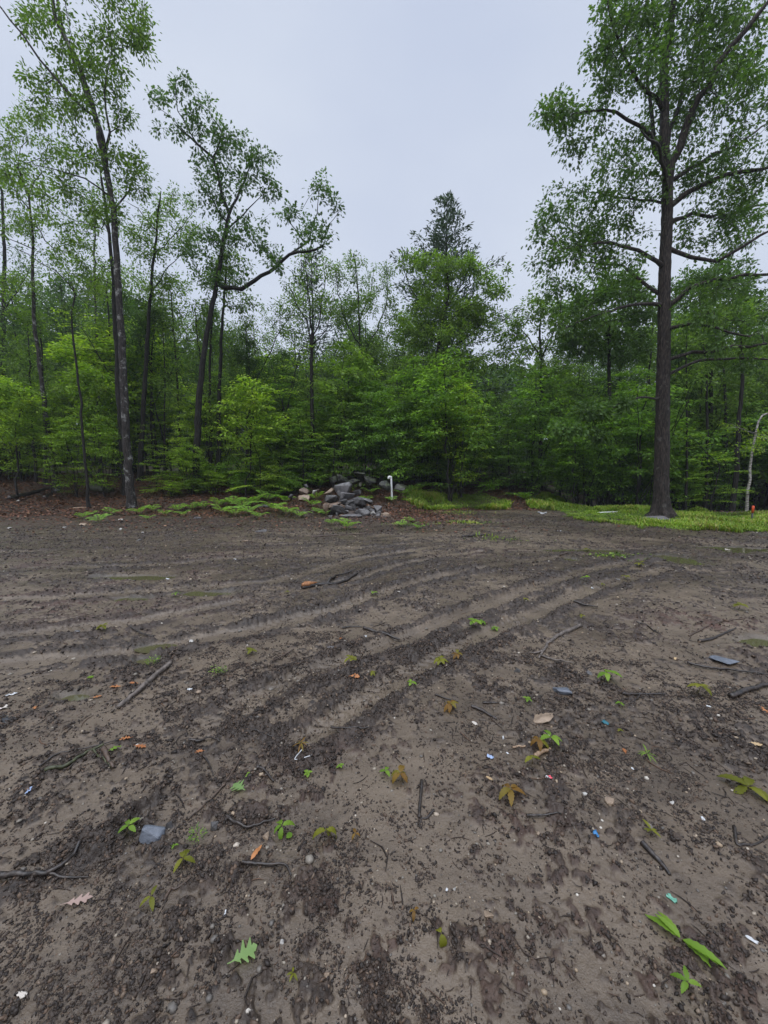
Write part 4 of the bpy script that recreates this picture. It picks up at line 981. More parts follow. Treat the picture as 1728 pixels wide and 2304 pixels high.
def sap(px, foot_y, top, kinds, Y=None, label=None, group=None, wide=1.0):
    if Y is None: x, Y = gp(px, foot_y)
    x = at(px, 1065, Y)[0]
    gz = float(HT(x, Y)[0]); h = at(px, top, Y)[2] - gz
    if h < .4: return
    k = kinds[rr.integers(0, len(kinds))]; s = h / SH[k]
    o = place(PS[k], (x, Y, gz), rr.uniform(0, 6.28), (0.5 * s + 0.5 * max(s, .5)) * wide, label or 'x', group or ('understorey saplings ' + region(px)), sz=s, tilt=(rr.normal(0, .05), rr.normal(0, .05)))
    if label is None: rows.append((o, px, 'near' if Y < 18.5 else 'middle' if Y < 21.5 else 'far', 'pale green sapling' if k in (0, 1, 2, 6, 7, 11) else 'deep green sapling', region(px)))
# yellow-green understorey on the left
for k in range(47):
    px = -250 + 930 * (k + rr.uniform(0, 1)) / 47
    Y = rr.uniform(16.6, 25)
    sap(px, 0, rr.uniform(690, 960) if Y > 18 else rr.uniform(840, 990), [0, 1, 2, 6, 7, 6, 7], Y)
# mid green behind the stones
for k in range(34):
    px = 600 + 480 * (k + rr.uniform(0, 1)) / 34
    sap(px, 0, rr.uniform(740, 980), [3, 4, 8, 9, 10, 6, 8], rr.uniform(17.2, 22))
# shaded dark green right of centre and right
for k in range(60):
    px = 930 + 1050 * (k + rr.uniform(0, 1)) / 60
    sap(px, 0, rr.uniform(800, 1040), [3, 4, 5, 8, 9, 10, 8, 9], rr.uniform(18.6, 25) if px < 1260 else rr.uniform(17.2, 24), wide=1.1)
# low bushes right at the wood edge
SHRUB = [(655, 1090, 930, 11), (690, 1092, 955, 12), (625, 1095, 990, 11), (715, 1085, 1000, 11), (600, 1098, 1030, 11), (905, 1095, 965, 12), (945, 1090, 960, 11), (990, 1085, 1000, 12), (960, 1080, 900, 9), (1250, 1105, 1000, 4), (1290, 1115, 960, 12), (1200, 1098, 1020, 12),
         (1340, 1120, 1020, 4), (1400, 1130, 1000, 12), (1440, 1135, 1040, 5), (1530, 1150, 1000, 11), (1570, 1150, 930, 7), (1600, 1155, 960, 0), (1640, 1150, 985, 1), (1710, 1150, 1010, 4), (1750, 1150, 900, 9),
         (345, 1105, 960, 0), (365, 1110, 1035, 2), (420, 1100, 1000, 11), (510, 1095, 1010, 12), (570, 1100, 1000, 12), (460, 1100, 1020, 12), (30, 1080, 980, 1), (60, 1075, 1020, 11), (160, 1085, 1000, 2), (760, 1080, 950, 9), (1130, 1085, 985, 12), (1060, 1080, 960, 12), (830, 1075, 930, 8),
         (480, 1112, 1050, 11), (540, 1114, 1060, 12), (600, 1116, 1062, 11), (430, 1113, 1068, 11), (650, 1112, 1045, 12), (385, 1118, 1078, 11)]
SHL = ['low spreading bush of pale yellow-green leaves', 'leafy green bush in dense layers', 'small bush with flat leafy tiers']
for k, (px, fy, top, kd) in enumerate(SHRUB):
    nr = len(rows)
    sap(px, fy, top, [kd], None, None, 'wood edge bushes ' + region(px), wide=1.25)
    if len(rows) > nr: rows[-1] = rows[-1][:2] + ('front', 'low bush' if top > 975 else 'tall bush', rows[-1][4])
ORD = 'leftmost,second from left,third from left,fourth from left,fifth from left,sixth from left,seventh from left,eighth from left,ninth from left,tenth from left,eleventh from left,twelfth from left'.split(',')
def name_rows():
    keys = {}
    for r in rows: keys.setdefault(r[2:], []).append(r)
    for kk, rs in keys.items():
        rs.sort(key=lambda r: r[1])
        for i, r in enumerate(rs):
            half = '' if len(rs) <= 12 else ''
            q = ORD[i] if i < 12 else ('rightmost' if i == len(rs) - 1 else '%s from right' % ['rightmost', 'second', 'third', 'fourth', 'fifth', 'sixth', 'seventh', 'eighth', 'ninth', 'tenth', 'eleventh'][min(10, len(rs) - 1 - i)])
            r[0]['label'] = '%s %s in %s row, %s' % (q, r[3], r[2], r[4])
name_rows()

# far woods beyond what one can tell apart
def far_woods():
    g = np.random.default_rng(9); n = 120000
    a = g.uniform(-R(66), R(66), n); r = g.uniform(44, 75, n)
    x = r * np.sin(a); y = r * np.cos(a); base = HM(x, y)
    topz = np.array([9 + 5 * q for q in fbm(a * 9, r * .05, 401, 3)])
    z = base + topz * g.uniform(0, 1, n) ** .8
    D = g.normal(0, 1, (n, 3)); Nn = g.normal(0, .6, (n, 3)) + [0, 0, 1]
    V, Fc = leaves(np.stack([x, y, z], 1), D, Nn, g.uniform(.4, .9, n), LEAF4, 1.5)
    tag(link('far_woods', mesh_from('far_woods', V, Fc, M['oak'], dict(v=np.repeat(g.uniform(.1, .8, n), 4)))), kind='stuff')
far_woods()

# ------------------------------------------------------------------ stones
def stonemat(name, c1, c2, moss=0.0, rough=0.5):
    m, N, L, b = newmat(name)
    t = N.new('ShaderNodeTexCoord')
    n = N.new('ShaderNodeTexNoise'); n.inputs['Scale'].default_value = 9; n.inputs['Detail'].default_value = 8; n.inputs['Roughness'].default_value = 0.7
    L.new(t.outputs['Object'], n.inputs['Vector'])
    r = ramp(N, [(0.32, c1), (0.66, c2)]); L.new(n.outputs[0], r.inputs[0])
    n2 = N.new('ShaderNodeTexNoise'); n2.inputs['Scale'].default_value = 5; n2.inputs['Detail'].default_value = 5
    L.new(t.outputs['Object'], n2.inputs['Vector'])
    r2 = ramp(N, [(0.62 - .2 * moss, (0, 0, 0)), (0.72 - .2 * moss, (1, 1, 1))]); L.new(n2.outputs[0], r2.inputs[0])
    mx = N.new('ShaderNodeMix'); mx.data_type = 'RGBA'; mx.inputs[7].default_value = (0.045, 0.055, 0.028, 1) if moss else (c1[0] * .6, c1[1] * .6, c1[2] * .6, 1)
    L.new(r2.outputs[0], mx.inputs[0]); L.new(r.outputs[0], mx.inputs[6]); L.new(mx.outputs[2], b.inputs['Base Color'])
    b.inputs['Roughness'].default_value = rough; b.inputs['Specular IOR Level'].default_value = .4
    bp = N.new('ShaderNodeBump'); bp.inputs['Strength'].default_value = .6; bp.inputs['Distance'].default_value = .02
    L.new(n.outputs[0], bp.inputs['Height']); L.new(bp.outputs[0], b.inputs['Normal'])
    return m
STM = dict(grey=stonemat('grey_stone', (0.045, 0.043, 0.045), (0.16, 0.152, 0.152)), dark=stonemat('dark_stone', (0.022, 0.021, 0.022), (0.09, 0.085, 0.082)),
           brown=stonemat('brown_stone', (0.07, 0.045, 0.032), (0.20, 0.14, 0.10)), pale=stonemat('pale_stone', (0.25, 0.24, 0.22), (0.50, 0.48, 0.45)),
           tan=stonemat('tan_stone', (0.14, 0.10, 0.07), (0.32, 0.24, 0.17)), moss=stonemat('mossy_stone', (0.009, 0.009, 0.008), (0.034, 0.032, 0.028), 0.7),
           blue=stonemat('blue_grey_stone', (0.06, 0.07, 0.085), (0.15, 0.165, 0.195)))
import bmesh
def rock_mesh(seed, sx, sy, sz, mat, sub=3):
    g = np.random.default_rng(seed); bm = bmesh.new()
    for _ in range(13):
        v = g.normal(size=3); v /= np.linalg.norm(v); v = np.sign(v) * np.abs(v) ** .8
        bm.verts.new(v * g.uniform(.8, 1.1))
    bmesh.ops.convex_hull(bm, input=bm.verts)
    loose = [v for v in bm.verts if not v.link_faces]
    bmesh.ops.delete(bm, geom=loose, context='VERTS')
    bmesh.ops.bevel(bm, geom=list(bm.edges), offset=.07, segments=1, affect='EDGES', profile=.5)
    bmesh.ops.triangulate(bm, faces=bm.faces)
    bmesh.ops.subdivide_edges(bm, edges=bm.edges, cuts=sub, use_grid_fill=True)
    co = np.array([v.co for v in bm.verts]); mn, mxx = co.min(0), co.max(0)
    co = (co - (mn + mxx) / 2) / (mxx - mn)
    d = (fbm(co[:, 0] * 4 + seed, co[:, 1] * 4 + co[:, 2] * 3, seed, 4) - .5) * .16
    co = co * (1 + d[:, None]) * [sx, sy, sz]
    for v, c in zip(bm.verts, co): v.co = c
    me = bpy.data.meshes.new('stone'); bm.to_mesh(me); bm.free(); me.materials.append(mat)
    return me
def stone(cx, cy, w_, h_, kind, label, Y=None, name='stone', cat='stone', group=None, tilt=0.0, depth=None, sink=0.0):
    """w_, h_ as they look in the photograph, in its pixels"""
    if Y is None:
        x, Y = gp(cx, cy + h_ * .35); z = float(HT(x, Y)[0]); k = Y / F
        W, H_ = w_ * k * 1.06, max(h_ * k, w_ * k * .28); p = np.array([x, Y, z + H_ * (.28 - sink)])
        Dp = W * .75
    else:
        p = at(cx, cy, Y); k = Y / F; W, H_ = w_ * k * 1.08, h_ * k * 1.08; Dp = W * .85
    if depth: Dp = depth
    sd = int(cx * 7 + cy * 13)
    o = link(name, rock_mesh(sd, W, Dp, H_, STM[kind])); o.location = [float(v) for v in p]
    o.rotation_euler = (0, tilt, random.uniform(-.3, .3))
    return tag(o, label, cat, group)
PILE = [(773, 1101, 37, 27, 'grey', 'big grey boulder crowning the stone pile', -.2), (781, 1118, 30, 20, 'grey', 'light grey boulder just under the top one of the pile', .1),
        (746, 1123, 28, 18, 'dark', 'dark boulder at upper left of the stone pile', 0), (748, 1139, 40, 14, 'brown', 'reddish brown flat slab on the left flank of the pile', -.3),
        (760, 1148, 36, 24, 'dark', 'dark brown boulder low in the middle of the pile', 0), (788, 1147, 24, 24, 'grey', 'upright grey stone at the centre front of the pile', .1),
        (808, 1129, 34, 20, 'dark', 'dark rounded boulder right of centre in the pile', .2), (741, 1107, 22, 17, 'tan', 'rusty tan stone at the upper left back of the pile', 0),
        (801, 1108, 20, 12, 'dark', 'dark stone at the upper right back of the pile', 0), (821, 1124, 36, 10, 'grey', 'long grey slab sloping down the right side of the pile', .5),
        (806, 1141, 17, 12, 'grey', 'small light stone wedged in the right half of the pile', 0), (816, 1152, 34, 16, 'grey', 'grey slab at the lower right of the pile', .15),
        (795, 1162, 52, 12, 'grey', 'wide light grey slab lying at the very bottom of the pile', 0), (839, 1156, 15, 12, 'pale', 'pale stone at the right foot of the pile', 0),
        (850, 1146, 20, 17, 'grey', 'grey stone at the right end of the pile', 0), (870, 1159, 17, 12, 'tan', 'tan stone lying apart right of the pile', 0),
        (857, 1156, 10, 9, 'tan', 'little tan stone squeezed beside the right end of the pile', 0), (770, 1128, 20, 12, 'dark', 'dark stone wedged beneath the light boulders of the pile', 0),
        (735, 1143, 18, 22, 'brown', 'brown stone at the left end of the pile', 0), (790, 1132, 22, 14, 'dark', 'dark filler stone at the heart of the pile', 0)]
_g = np.random.default_rng(77)
pile_small = []
for _k in range(26):
    _a = _g.uniform(-1, 1); _x = 800 + 66 * _a; _y = 1166 - _g.uniform(0, 1) * 52 * (1 - abs(_a) ** 1.3)
    PILE.append((_x, _y, _g.uniform(9, 17), _g.uniform(7, 12), ['grey', 'dark', 'dark', 'brown'][_k % 4], None, _g.uniform(-.4, .4)))
for (cx, cy, w_, h_, kd, lab, tl) in PILE:
    if lab is None:
        _q = pile_small; stone(cx, cy, w_, h_, kd, 'small %s angular chunk in the pile, %s' % ({'grey': 'grey', 'dark': 'dark', 'brown': 'brownish'}[kd], ('left ' if cx < 778 else 'right ' if cx > 822 else 'middle ') + ('bottom' if cy > 1152 else 'top' if cy < 1134 else 'part')), Y=13.0 + (1165 - cy) * .0125, group='small stones of the rubble pile', tilt=tl); continue
    stone(cx, cy, w_, h_, kd, lab, Y=13.05 + (1165 - cy) * .0125, group='stones of the rubble pile', tilt=tl)
_sm = [o for o in COL.objects if o.get('group') == 'small stones of the rubble pile']
_by = {}
for o in _sm: _by.setdefault(o['label'], []).append(o)
_w = ['first', 'second', 'third', 'fourth', 'fifth', 'sixth', 'seventh']
for lb, os_ in _by.items():
    if len(os_) > 1:
        for q, o in enumerate(sorted(os_, key=lambda o: o.location.x)): o['label'] = lb + ', %s from the left of %s' % (_w[q], ['', '', 'two', 'three', 'four', 'five', 'six', 'seven'][len(os_)])
for (cx, cy, w_, h_, kd, lab) in [(684, 1106, 20, 16, 'brown', 'reddish upright stone left of the pile among ferns'), (684, 1121, 24, 15, 'tan', 'tan flat stone below the reddish one, left of the pile'),
        (711, 1107, 15, 12, 'pale', 'pale stone between the reddish stone and the pile'), (689, 1093, 8, 8, 'grey', 'tiny grey stone highest on the left of the pile'),
        (660, 1118, 22, 12, 'dark', 'dark stone half hidden in ferns left of the pile'), (668, 1150, 14, 12, 'grey', 'grey cobble among dead roots left of the pile'), (728, 1163, 12, 7, 'grey', 'small grey stone in front of the left end of the pile')]:
    stone(cx, cy, w_, h_, kd, lab, Y=14.0 + (1165 - cy) * .01, group='loose stones beside the rubble pile')
for (cx, cy, w_, h_, kd, lab) in [(750, 1078, 17, 15, 'moss', 'leftmost mossy stone of the old wall behind the pile'), (770, 1077, 26, 20, 'moss', 'second mossy stone of the old wall behind the pile'),
        (798, 1083, 26, 12, 'moss', 'long low stone of the old wall behind the pile'), (812, 1089, 11, 10, 'pale', 'small pale cobble before the old wall'), (824, 1075, 12, 9, 'moss', 'little stone atop the old wall, right part'),
        (832, 1081, 28, 22, 'moss', 'broad dark stone of the old wall, left of the white pipe'), (866, 1094, 26, 24, 'moss', 'dark boulder just left of the white pipe'), (808, 1068, 24, 10, 'moss', 'flat stone on top of the middle of the old wall'),
        (900, 1096, 24, 14, 'moss', 'dark stone right behind the white pipe')]:
    stone(cx, cy, w_, h_, kd, lab, Y=16.4, group='stones of the old dark wall')
for (cx, cy, w_, h_, kd, lab) in [(1468, 1166, 66, 20, 'grey', 'flat weathered grey rock lying against the foot of the big oak'), (1528, 1168, 16, 8, 'dark', 'small dark rock in the grass right of the big oak'),
        (272, 1168, 10, 5, 'pale', 'white stone below the pale patched tree, nearer the woods'), (186, 1180, 19, 9, 'tan', 'rounded tan stone below the crooked thin tree'), (271, 1190, 7, 6, 'pale', 'white pointed stone on dark soil below the pale patched tree'),
        (321, 1200, 6, 5, 'pale', 'small white stone on the mud right of the pointed white one'), (42, 1126, 9, 5, 'pale', 'white flat stone in leaf litter at far left'), (147, 1187, 9, 5, 'pale', 'pale grey stone left of the rounded tan stone'),
        (22, 1187, 9, 6, 'pale', 'dull pale stone at the left edge of the mud'), (589, 1137, 26, 12, 'dark', 'dark grey stone rising out of the fern patch'), (445, 1165, 14, 7, 'grey', 'pale grey stone in dark soil left of the fern patch'),
        (587, 1194, 26, 6, 'grey', 'flat grey stone on the mud below the fern patch'), (553, 1217, 16, 4, 'tan', 'thin flat tan stone on the mud below the fern patch'), (313, 1215, 12, 4, 'grey', 'flat grey stone on mud at left'),
        (174, 1419, 14, 9, 'grey', 'light grey stone on mud beside the left ruts'), (346, 1867, 52, 44, 'blue', 'large blue-grey flat stone bedded in the near mud'), (1265, 1560, 40, 18, 'blue', 'flat slate grey stone set in the mud right of centre'),
        (1635, 1488, 60, 14, 'blue', 'bluish flat rock surfacing in the mud at right'), (1223, 1622, 50, 9, 'tan', 'long tan stone flush with the mud right of centre'), (1163, 1514, 15, 11, 'dark', 'dark angular stone on the mud right of centre'),
        (600, 1884, 18, 20, 'tan', 'brownish pebble stone left of the yellow-green seedling'), (484, 1868, 18, 22, 'dark', 'rounded dark stone beside the short black twig'), (382, 1856, 15, 22, 'dark', 'dark stone touching the blue-grey flat stone'),
        (1373, 1805, 24, 16, 'tan', 'tan stone on near mud right of centre'), (1100, 2065, 24, 14, 'tan', 'tan stone in a dark crumbly patch, near centre bottom'), (735, 2217, 16, 16, 'tan', 'buff stone at the bottom, right of the pale leaf'),
        (635, 2130, 10, 12, 'pale', 'cream pebble stone low in the picture left of centre'), (350, 2224, 15, 17, 'tan', 'orange tan stone near the bottom left of centre'), (1022, 2008, 9, 11, 'pale', 'white rounded pebble left of the tan stone'),
        (1510, 1819, 12, 10, 'pale', 'pale stone on near mud at right'), (1316, 1790, 11, 7, 'pale', 'little cream stone right of the red and white scrap'), (1212, 1888, 13, 12, 'tan', 'tan little stone below the drooping orange seedling'),
        (1045, 1750, 14, 11, 'tan', 'ochre stone right of the orange and green seedling'), (447, 1558, 12, 9, 'tan', 'small tan stone near the white tag in the left mud'),
        (430, 1442, 10, 7, 'pale', 'cream stone lying on the rut berm left of centre'), (745, 1456, 18, 9, 'grey', 'flat grey stone between the middle ruts'), (1330, 1516, 22, 10, 'grey', 'greyish quartz stone left of the bright green seedling')]:
    stone(cx, cy, w_, h_, kd, lab, sink=.12)

# ------------------------------------------------------------------ sticks and logs
def woodmat(name, c1, c2, rough=.55):
    m, N, L, b = newmat(name)
    t = N.new('ShaderNodeTexCoord'); n = N.new('ShaderNodeTexNoise'); n.inputs['Scale'].default_value = 45; n.inputs['Detail'].default_value = 6
    mp = N.new('ShaderNodeMapping'); mp.inputs['Scale'].default_value = (1, 1, 1); L.new(t.outputs['Object'], mp.inputs[0]); L.new(mp.outputs[0], n.inputs['Vector'])
    r = ramp(N, [(.35, c1), (.68, c2)]); L.new(n.outputs[0], r.inputs[0]); L.new(r.outputs[0], b.inputs['Base Color']); b.inputs['Roughness'].default_value = rough
    bp = N.new('ShaderNodeBump'); bp.inputs['Strength'].default_value = .7; bp.inputs['Distance'].default_value = .006
    L.new(n.outputs[0], bp.inputs['Height']); L.new(bp.outputs[0], b.inputs['Normal'])
    return m
WD = dict(black=woodmat('wet_black_wood', (0.010, 0.008, 0.007), (0.045, 0.034, 0.028), .4), brown=woodmat('wet_brown_wood', (0.03, 0.02, 0.014), (0.10, 0.065, 0.045)),
          grey=woodmat('weathered_wood', (0.055, 0.045, 0.038), (0.17, 0.14, 0.12)), tan=woodmat('bare_tan_wood', (0.16, 0.10, 0.06), (0.36, 0.25, 0.16)), orange=woodmat('split_orange_wood', (0.16, 0.06, 0.02), (0.42, 0.19, 0.07)), moss=woodmat('mossy_wood', (0.02, 0.022, 0.010), (0.07, 0.075, 0.03)))
def tube_mesh(name, P, r, mat, k=8, g=None, rough_=0.12, smooth=True, caps=True):
    P = np.asarray(P, float); m = len(P); r = np.broadcast_to(np.asarray(r, float), (m,))
    T = np.gradient(P, axis=0); T /= np.linalg.norm(T, axis=1)[:, None] + 1e-9
    ref = np.array([0.1, 0.2, 1.0]) if abs(T[0, 2]) < .8 else np.array([1, .1, 0.])
    A = np.cross(T, ref); A /= np.linalg.norm(A, axis=1)[:, None] + 1e-9; B = np.cross(T, A)
    th = np.linspace(0, 2 * math.pi, k, endpoint=False)
    rad = np.repeat(r[:, None], k, 1)
    if g is not None: rad = rad * (1 + rough_ * g.normal(size=rad.shape))
    V = (P[:, None] + rad[:, :, None] * (np.cos(th)[None, :, None] * A[:, None] + np.sin(th)[None, :, None] * B[:, None])).reshape(-1, 3)
    i = np.arange(m - 1)[:, None] * k; j = np.arange(k)[None]; jn = (j + 1) % k
    Fq = np.stack([i + j, i + jn, i + k + jn, i + k + j], -1).reshape(-1, 4)
    fs = [Fq]
    if caps: fs.append(np.array([np.arange(k)[::-1], np.arange(k) + (m - 1) * k]))
    return mesh_from(name, V, fs, mat, smooth=smooth)
def smooth_path(pts, n=24):
    pts = np.asarray(pts, float); t = np.linspace(0, len(pts) - 1, n); out = []
    for u in t:
        i = min(int(u), len(pts) - 2); f = u - i
        p0, p1, p2, p3 = pts[max(i - 1, 0)], pts[i], pts[i + 1], pts[min(i + 2, len(pts) - 1)]
        out.append(.5 * (2 * p1 + (p2 - p0) * f + (2 * p0 - 5 * p1 + 4 * p2 - p3) * f * f + (3 * p1 - p0 - 3 * p2 + p3) * f ** 3))
    return np.array(out)
def stick(pts, wpx, kind, label, name='stick', taper=.45, forks=(), cat='stick', lift=.0, extra=None):
    g = np.random.default_rng(int(pts[0][0] * 3 + pts[0][1]))
    xy = smooth_path([gp(*p) for p in pts], 22); l = np.linalg.norm(xy[-1] - xy[0])
    xy = xy + g.normal(0, .012 * l, xy.shape) * np.sin(np.linspace(0, math.pi, 22))[:, None] * .35
    d = xy[len(xy) // 2, 1]; R0 = wpx / 2 / F * d * 1.05
    z = HT(xy[:, 0], xy[:, 1]); z = .45 * z + .55 * (np.linspace(z[0], z[-1], len(z)) * .3 + z.max() * .7 * 1.0) if l < 1 else np.convolve(np.pad(z, 3, mode='edge'), np.ones(7) / 7, 'valid')
    rr_ = R0 * np.linspace(1, taper, 22); z = z + rr_ * .55 + lift
    base = np.array([xy[0, 0], xy[0, 1], z[0]])
    P = np.column_stack([xy, z]) - base
    me = tube_mesh(name, P, rr_, WD[kind], 8, g)
    o = link(name, me, loc=[float(v) for v in base]) if not forks and not extra else root(name, base, label, cat)
    if forks or extra:
        link('stem', me, o)
        for f in forks:
            fx = smooth_path([gp(*p) for p in f], 12); fz = HT(fx[:, 0], fx[:, 1]) + R0 * .7
            i0 = np.argmin(((xy - fx[0]) ** 2).sum(1)); fz[0] = z[i0]; fx[0] = xy[i0]
            link('side_twig', tube_mesh('side_twig', np.column_stack([fx, fz]) - base, R0 * .6 * np.linspace(1, .3, 12), WD[kind], 6, g), o)
        if extra == 'split':
            q = np.column_stack([xy[:6], z[:6]]) - base + [0, 0, R0 * .75]
            link('split_end', tube_mesh('split_end', q, R0 * .75 * np.array([.9, 1, 1, .9, .6, .2]), WD['orange'], 6, g, .3), o)
    return tag(o, label, cat)
stick([(680, 1326), (715, 1317), (755, 1311), (790, 1300), (823, 1285)], 12, 'black', 'black log with a split orange end lying across the mid mud', name='broken_log', cat='log', taper=.25, extra='split', forks=[[(735, 1314), (765, 1298), (805, 1290)]])
stick([(383, 1501), (345, 1538), (306, 1570), (266, 1606)], 13, 'grey', 'weathered grey log lying slanted in the left mud', name='weathered_log', cat='log', taper=.7)
stick([(1307, 1410), (1265, 1428), (1239, 1446), (1225, 1468), (1212, 1488)], 9, 'grey', 'long curved forked branch on the mud right of centre', name='forked_branch', cat='branch', forks=[[(1214, 1480), (1250, 1490), (1292, 1498)], [(1222, 1470), (1205, 1478), (1190, 1476)]])
stick([(1643, 1577), (1680, 1562), (1728, 1548), (1800, 1530)], 12, 'black', 'thick black stick poking in from the right edge')
stick([(104, 1756), (150, 1737), (190, 1715), (234, 1690)], 9, 'moss', 'mossy branch in the tangle of debris at lower left', name='mossy_branch', cat='branch', taper=.6, forks=[[(210, 1703), (235, 1722), (250, 1740)]])
stick([(234, 1696), (240, 1715), (246, 1730), (257, 1742)], 13, 'brown', 'short reddish stub crossing the mossy branch')
stick([(90, 1745), (130, 1715), (180, 1695), (270, 1672)], 5, 'black', 'thin dark stem above the mossy branch at lower left')
stick([(542, 1716), (510, 1765), (465, 1810), (424, 1856)], 6, 'brown', 'long straight thin twig slanting down left of the pale green leaf')
stick([(510, 1857), (540, 1864), (570, 1863), (622, 1857)], 8, 'black', 'black twig lying left of the yellow-green seedling')
stick([(745, 1648), (775, 1655), (803, 1659), (830, 1650)], 6, 'black', 'ragged black twig on mud at picture centre', forks=[[(803, 1658), (818, 1650), (826, 1644)]])
stick([(818, 1415), (845, 1420), (884, 1430), (900, 1434)], 8, 'black', 'dark bark strip between the ruts at centre')
stick([(770, 1415), (790, 1409), (815, 1410)], 5, 'black', 'thin black twig just left of the dark bark strip')
stick([(661, 1472), (625, 1490), (609, 1504), (625, 1522)], 4, 'brown', 'hooked thin twig in the middle mud')
stick([(556, 1652), (575, 1655), (600, 1662), (640, 1672)], 4, 'black', 'small wavy twig on mud left of centre')
stick([(425, 1679), (450, 1674), (470, 1668), (495, 1676)], 6, 'black', 'black crooked twig above the long thin twig')
stick([(441, 1703), (462, 1708), (476, 1735), (480, 1752)], 5, 'black', 'bent black root arching by the debris tangle')
stick([(579, 1738), (592, 1746), (604, 1752), (616, 1764)], 9, 'black', 'short black twig below the white bent straw')
stick([(1572, 1446), (1600, 1440), (1630, 1428), (1655, 1418)], 7, 'black', 'dark stick beside the rusty patch at right')
stick([(1550, 1432), (1600, 1408), (1650, 1398), (1692, 1396)], 4, 'brown', 'thin stick along the top of the rusty patch')
stick([(1432, 1402), (1455, 1410), (1470, 1420), (1487, 1428)], 4, 'black', 'thin curled twig on the open mud at right')
stick([(1290, 1363), (1320, 1368), (1345, 1370)], 5, 'black', 'thin straight twig beside the far right ruts')
stick([(1203, 1712), (1222, 1703), (1240, 1694)], 10, 'tan', 'bare tan stick under the yellow-orange seedling pair', taper=.8)
stick([(1153, 1692), (1170, 1687), (1182, 1685)], 5, 'tan', 'orange brown splinter left of the bare tan stick', taper=.7)
stick([(1060, 1593), (1085, 1605), (1100, 1612), (1118, 1620)], 9, 'black', 'black gnarled root on mud right of centre')
stick([(1086, 1588), (1105, 1584), (1122, 1584)], 6, 'black', 'small black twig above the gnarled root')
stick([(949, 1770), (947, 1800), (944, 1830), (943, 1852)], 8, 'black', 'upright looking black twig below the orange and green seedling', taper=.8)
stick([(976, 1841), (960, 1852), (948, 1862), (943, 1872)], 6, 'black', 'little forked black twig at the foot of the upright one', forks=[[(960, 1852), (950, 1856), (944, 1858)]])
stick([(1184, 1862), (1215, 1858), (1245, 1852), (1262, 1845)], 6, 'black', 'black twig below the drooping orange seedling')
stick([(1445, 1905), (1465, 1935), (1488, 1965), (1506, 1988)], 16, 'black', 'thick dark root lying at lower right above the bright leafy plant')
stick([(1650, 1880), (1657, 1905), (1672, 1915), (1700, 1905), (1728, 1900)], 8, 'black', 'curled black root at the right edge')
stick([(545, 1960), (590, 1965), (640, 1966), (655, 1976)], 8, 'black', 'dark splintered twig below the orange leaf sliver', forks=[[(600, 1964), (620, 1972), (632, 1982)]])
stick([(0, 1988), (60, 1980), (105, 1975), (150, 1952), (185, 1920)], 13, 'black', 'long black root running in from the lower left edge', name='root', cat='root', taper=.6, forks=[[(105, 1975), (160, 1985), (200, 1975)]])
stick([(1545, 1500), (1600, 1510), (1660, 1518), (1728, 1525)], 6, 'black', 'dark root strip under the bluish flat rock')
stick([(1260, 1250), (1290, 1244)], 4, 'brown', 'tiny twig at the far side of the clearing')
stick([(1040, 1212), (1070, 1208), (1098, 1207)], 6, 'black', 'dark stick at the far side of the mud, centre right')
stick([(980, 1575), (1000, 1583), (1030, 1590)], 5, 'black', 'slim black twig beneath the small orange seedling')
stick([(370, 2030), (385, 2014), (398, 2000), (432, 1975)], 8, 'brown', 'brown splinter with a tan tip at lower left')
stick([(700, 1210), (760, 1205), (830, 1202)], 4, 'brown', 'thin brown stick in front of the stone pile')
stick([(345, 1440), (300, 1418), (285, 1405)], 4, 'black', 'thin twig crossing the left ruts')
stick([(1400, 1570), (1440, 1568), (1480, 1574), (1496, 1572)], 6, 'black', 'black knobbly twig right of the bright green seedling', forks=[[(1440, 1568), (1425, 1585), (1412, 1596)]])
stick([(20, 1126), (60, 1115), (100, 1104), (136, 1096)], 11, 'black', 'dark fallen branch in the leaf litter at far left', name='fallen_branch', cat='branch', taper=.6)
stick([(100, 1122), (112, 1114), (125, 1106)], 8, 'black', 'short dark limb resting on the litter beside the fallen branch')
stick([(205, 1102), (232, 1106), (250, 1108)], 18, 'moss', 'mossy rotten log behind the crooked thin tree', name='rotten_log', cat='log', taper=.8)
stick([(840, 1168), (850, 1157), (862, 1148)], 5, 'brown', 'reddish stick leaning by the right end of the stone pile')
stick([(165, 1146), (195, 1143), (215, 1142)], 4, 'tan', 'pale stick on the litter at the crooked tree foot')

# ------------------------------------------------------------------ seedlings, loose leaves
def bigleaf(g, L_, W_, arch=.5, teeth=.12, nt=5, n=13, fold=.18, twist=0):
    t = np.linspace(0, 1, n); w_ = np.sin(math.pi * t ** .8) ** .85 * W_ / 2
    w_ = w_ * (1 + teeth * np.where(np.arange(n) % 2 == 0, 1, -1)) + .002 * L_
    w_[-1] = .001 * L_
    ang = arch * t; dx = np.concatenate([[0], np.cumsum(np.cos(ang[1:]) * L_ / (n - 1))]); dz = -np.concatenate([[0], np.cumsum(np.sin(ang[1:]) * L_ / (n - 1))])
    V = []
    for i in range(n):
        for s_ in (-1, -.5, 0, .5, 1):
            V.append((dx[i] - abs(s_) * .06 * L_ * (teeth > .2), s_ * w_[i], dz[i] + fold * w_[i] * abs(s_) + g.normal(0, .004 * L_)))
    i = np.arange(n - 1)[:, None] * 5; j = np.arange(4)[None]
    Fq = np.stack([i + j, i + j + 1, i + 6 + j, i + 5 + j], -1).reshape(-1, 4)
    return np.array(V), Fq
def rz(a):
    c, s_ = math.cos(a), math.sin(a); return np.array([[c, -s_, 0], [s_, c, 0], [0, 0, 1.]])
def ry(a):
    c, s_ = math.cos(a), math.sin(a); return np.array([[c, 0, s_], [0, 1, 0], [-s_, 0, c]])
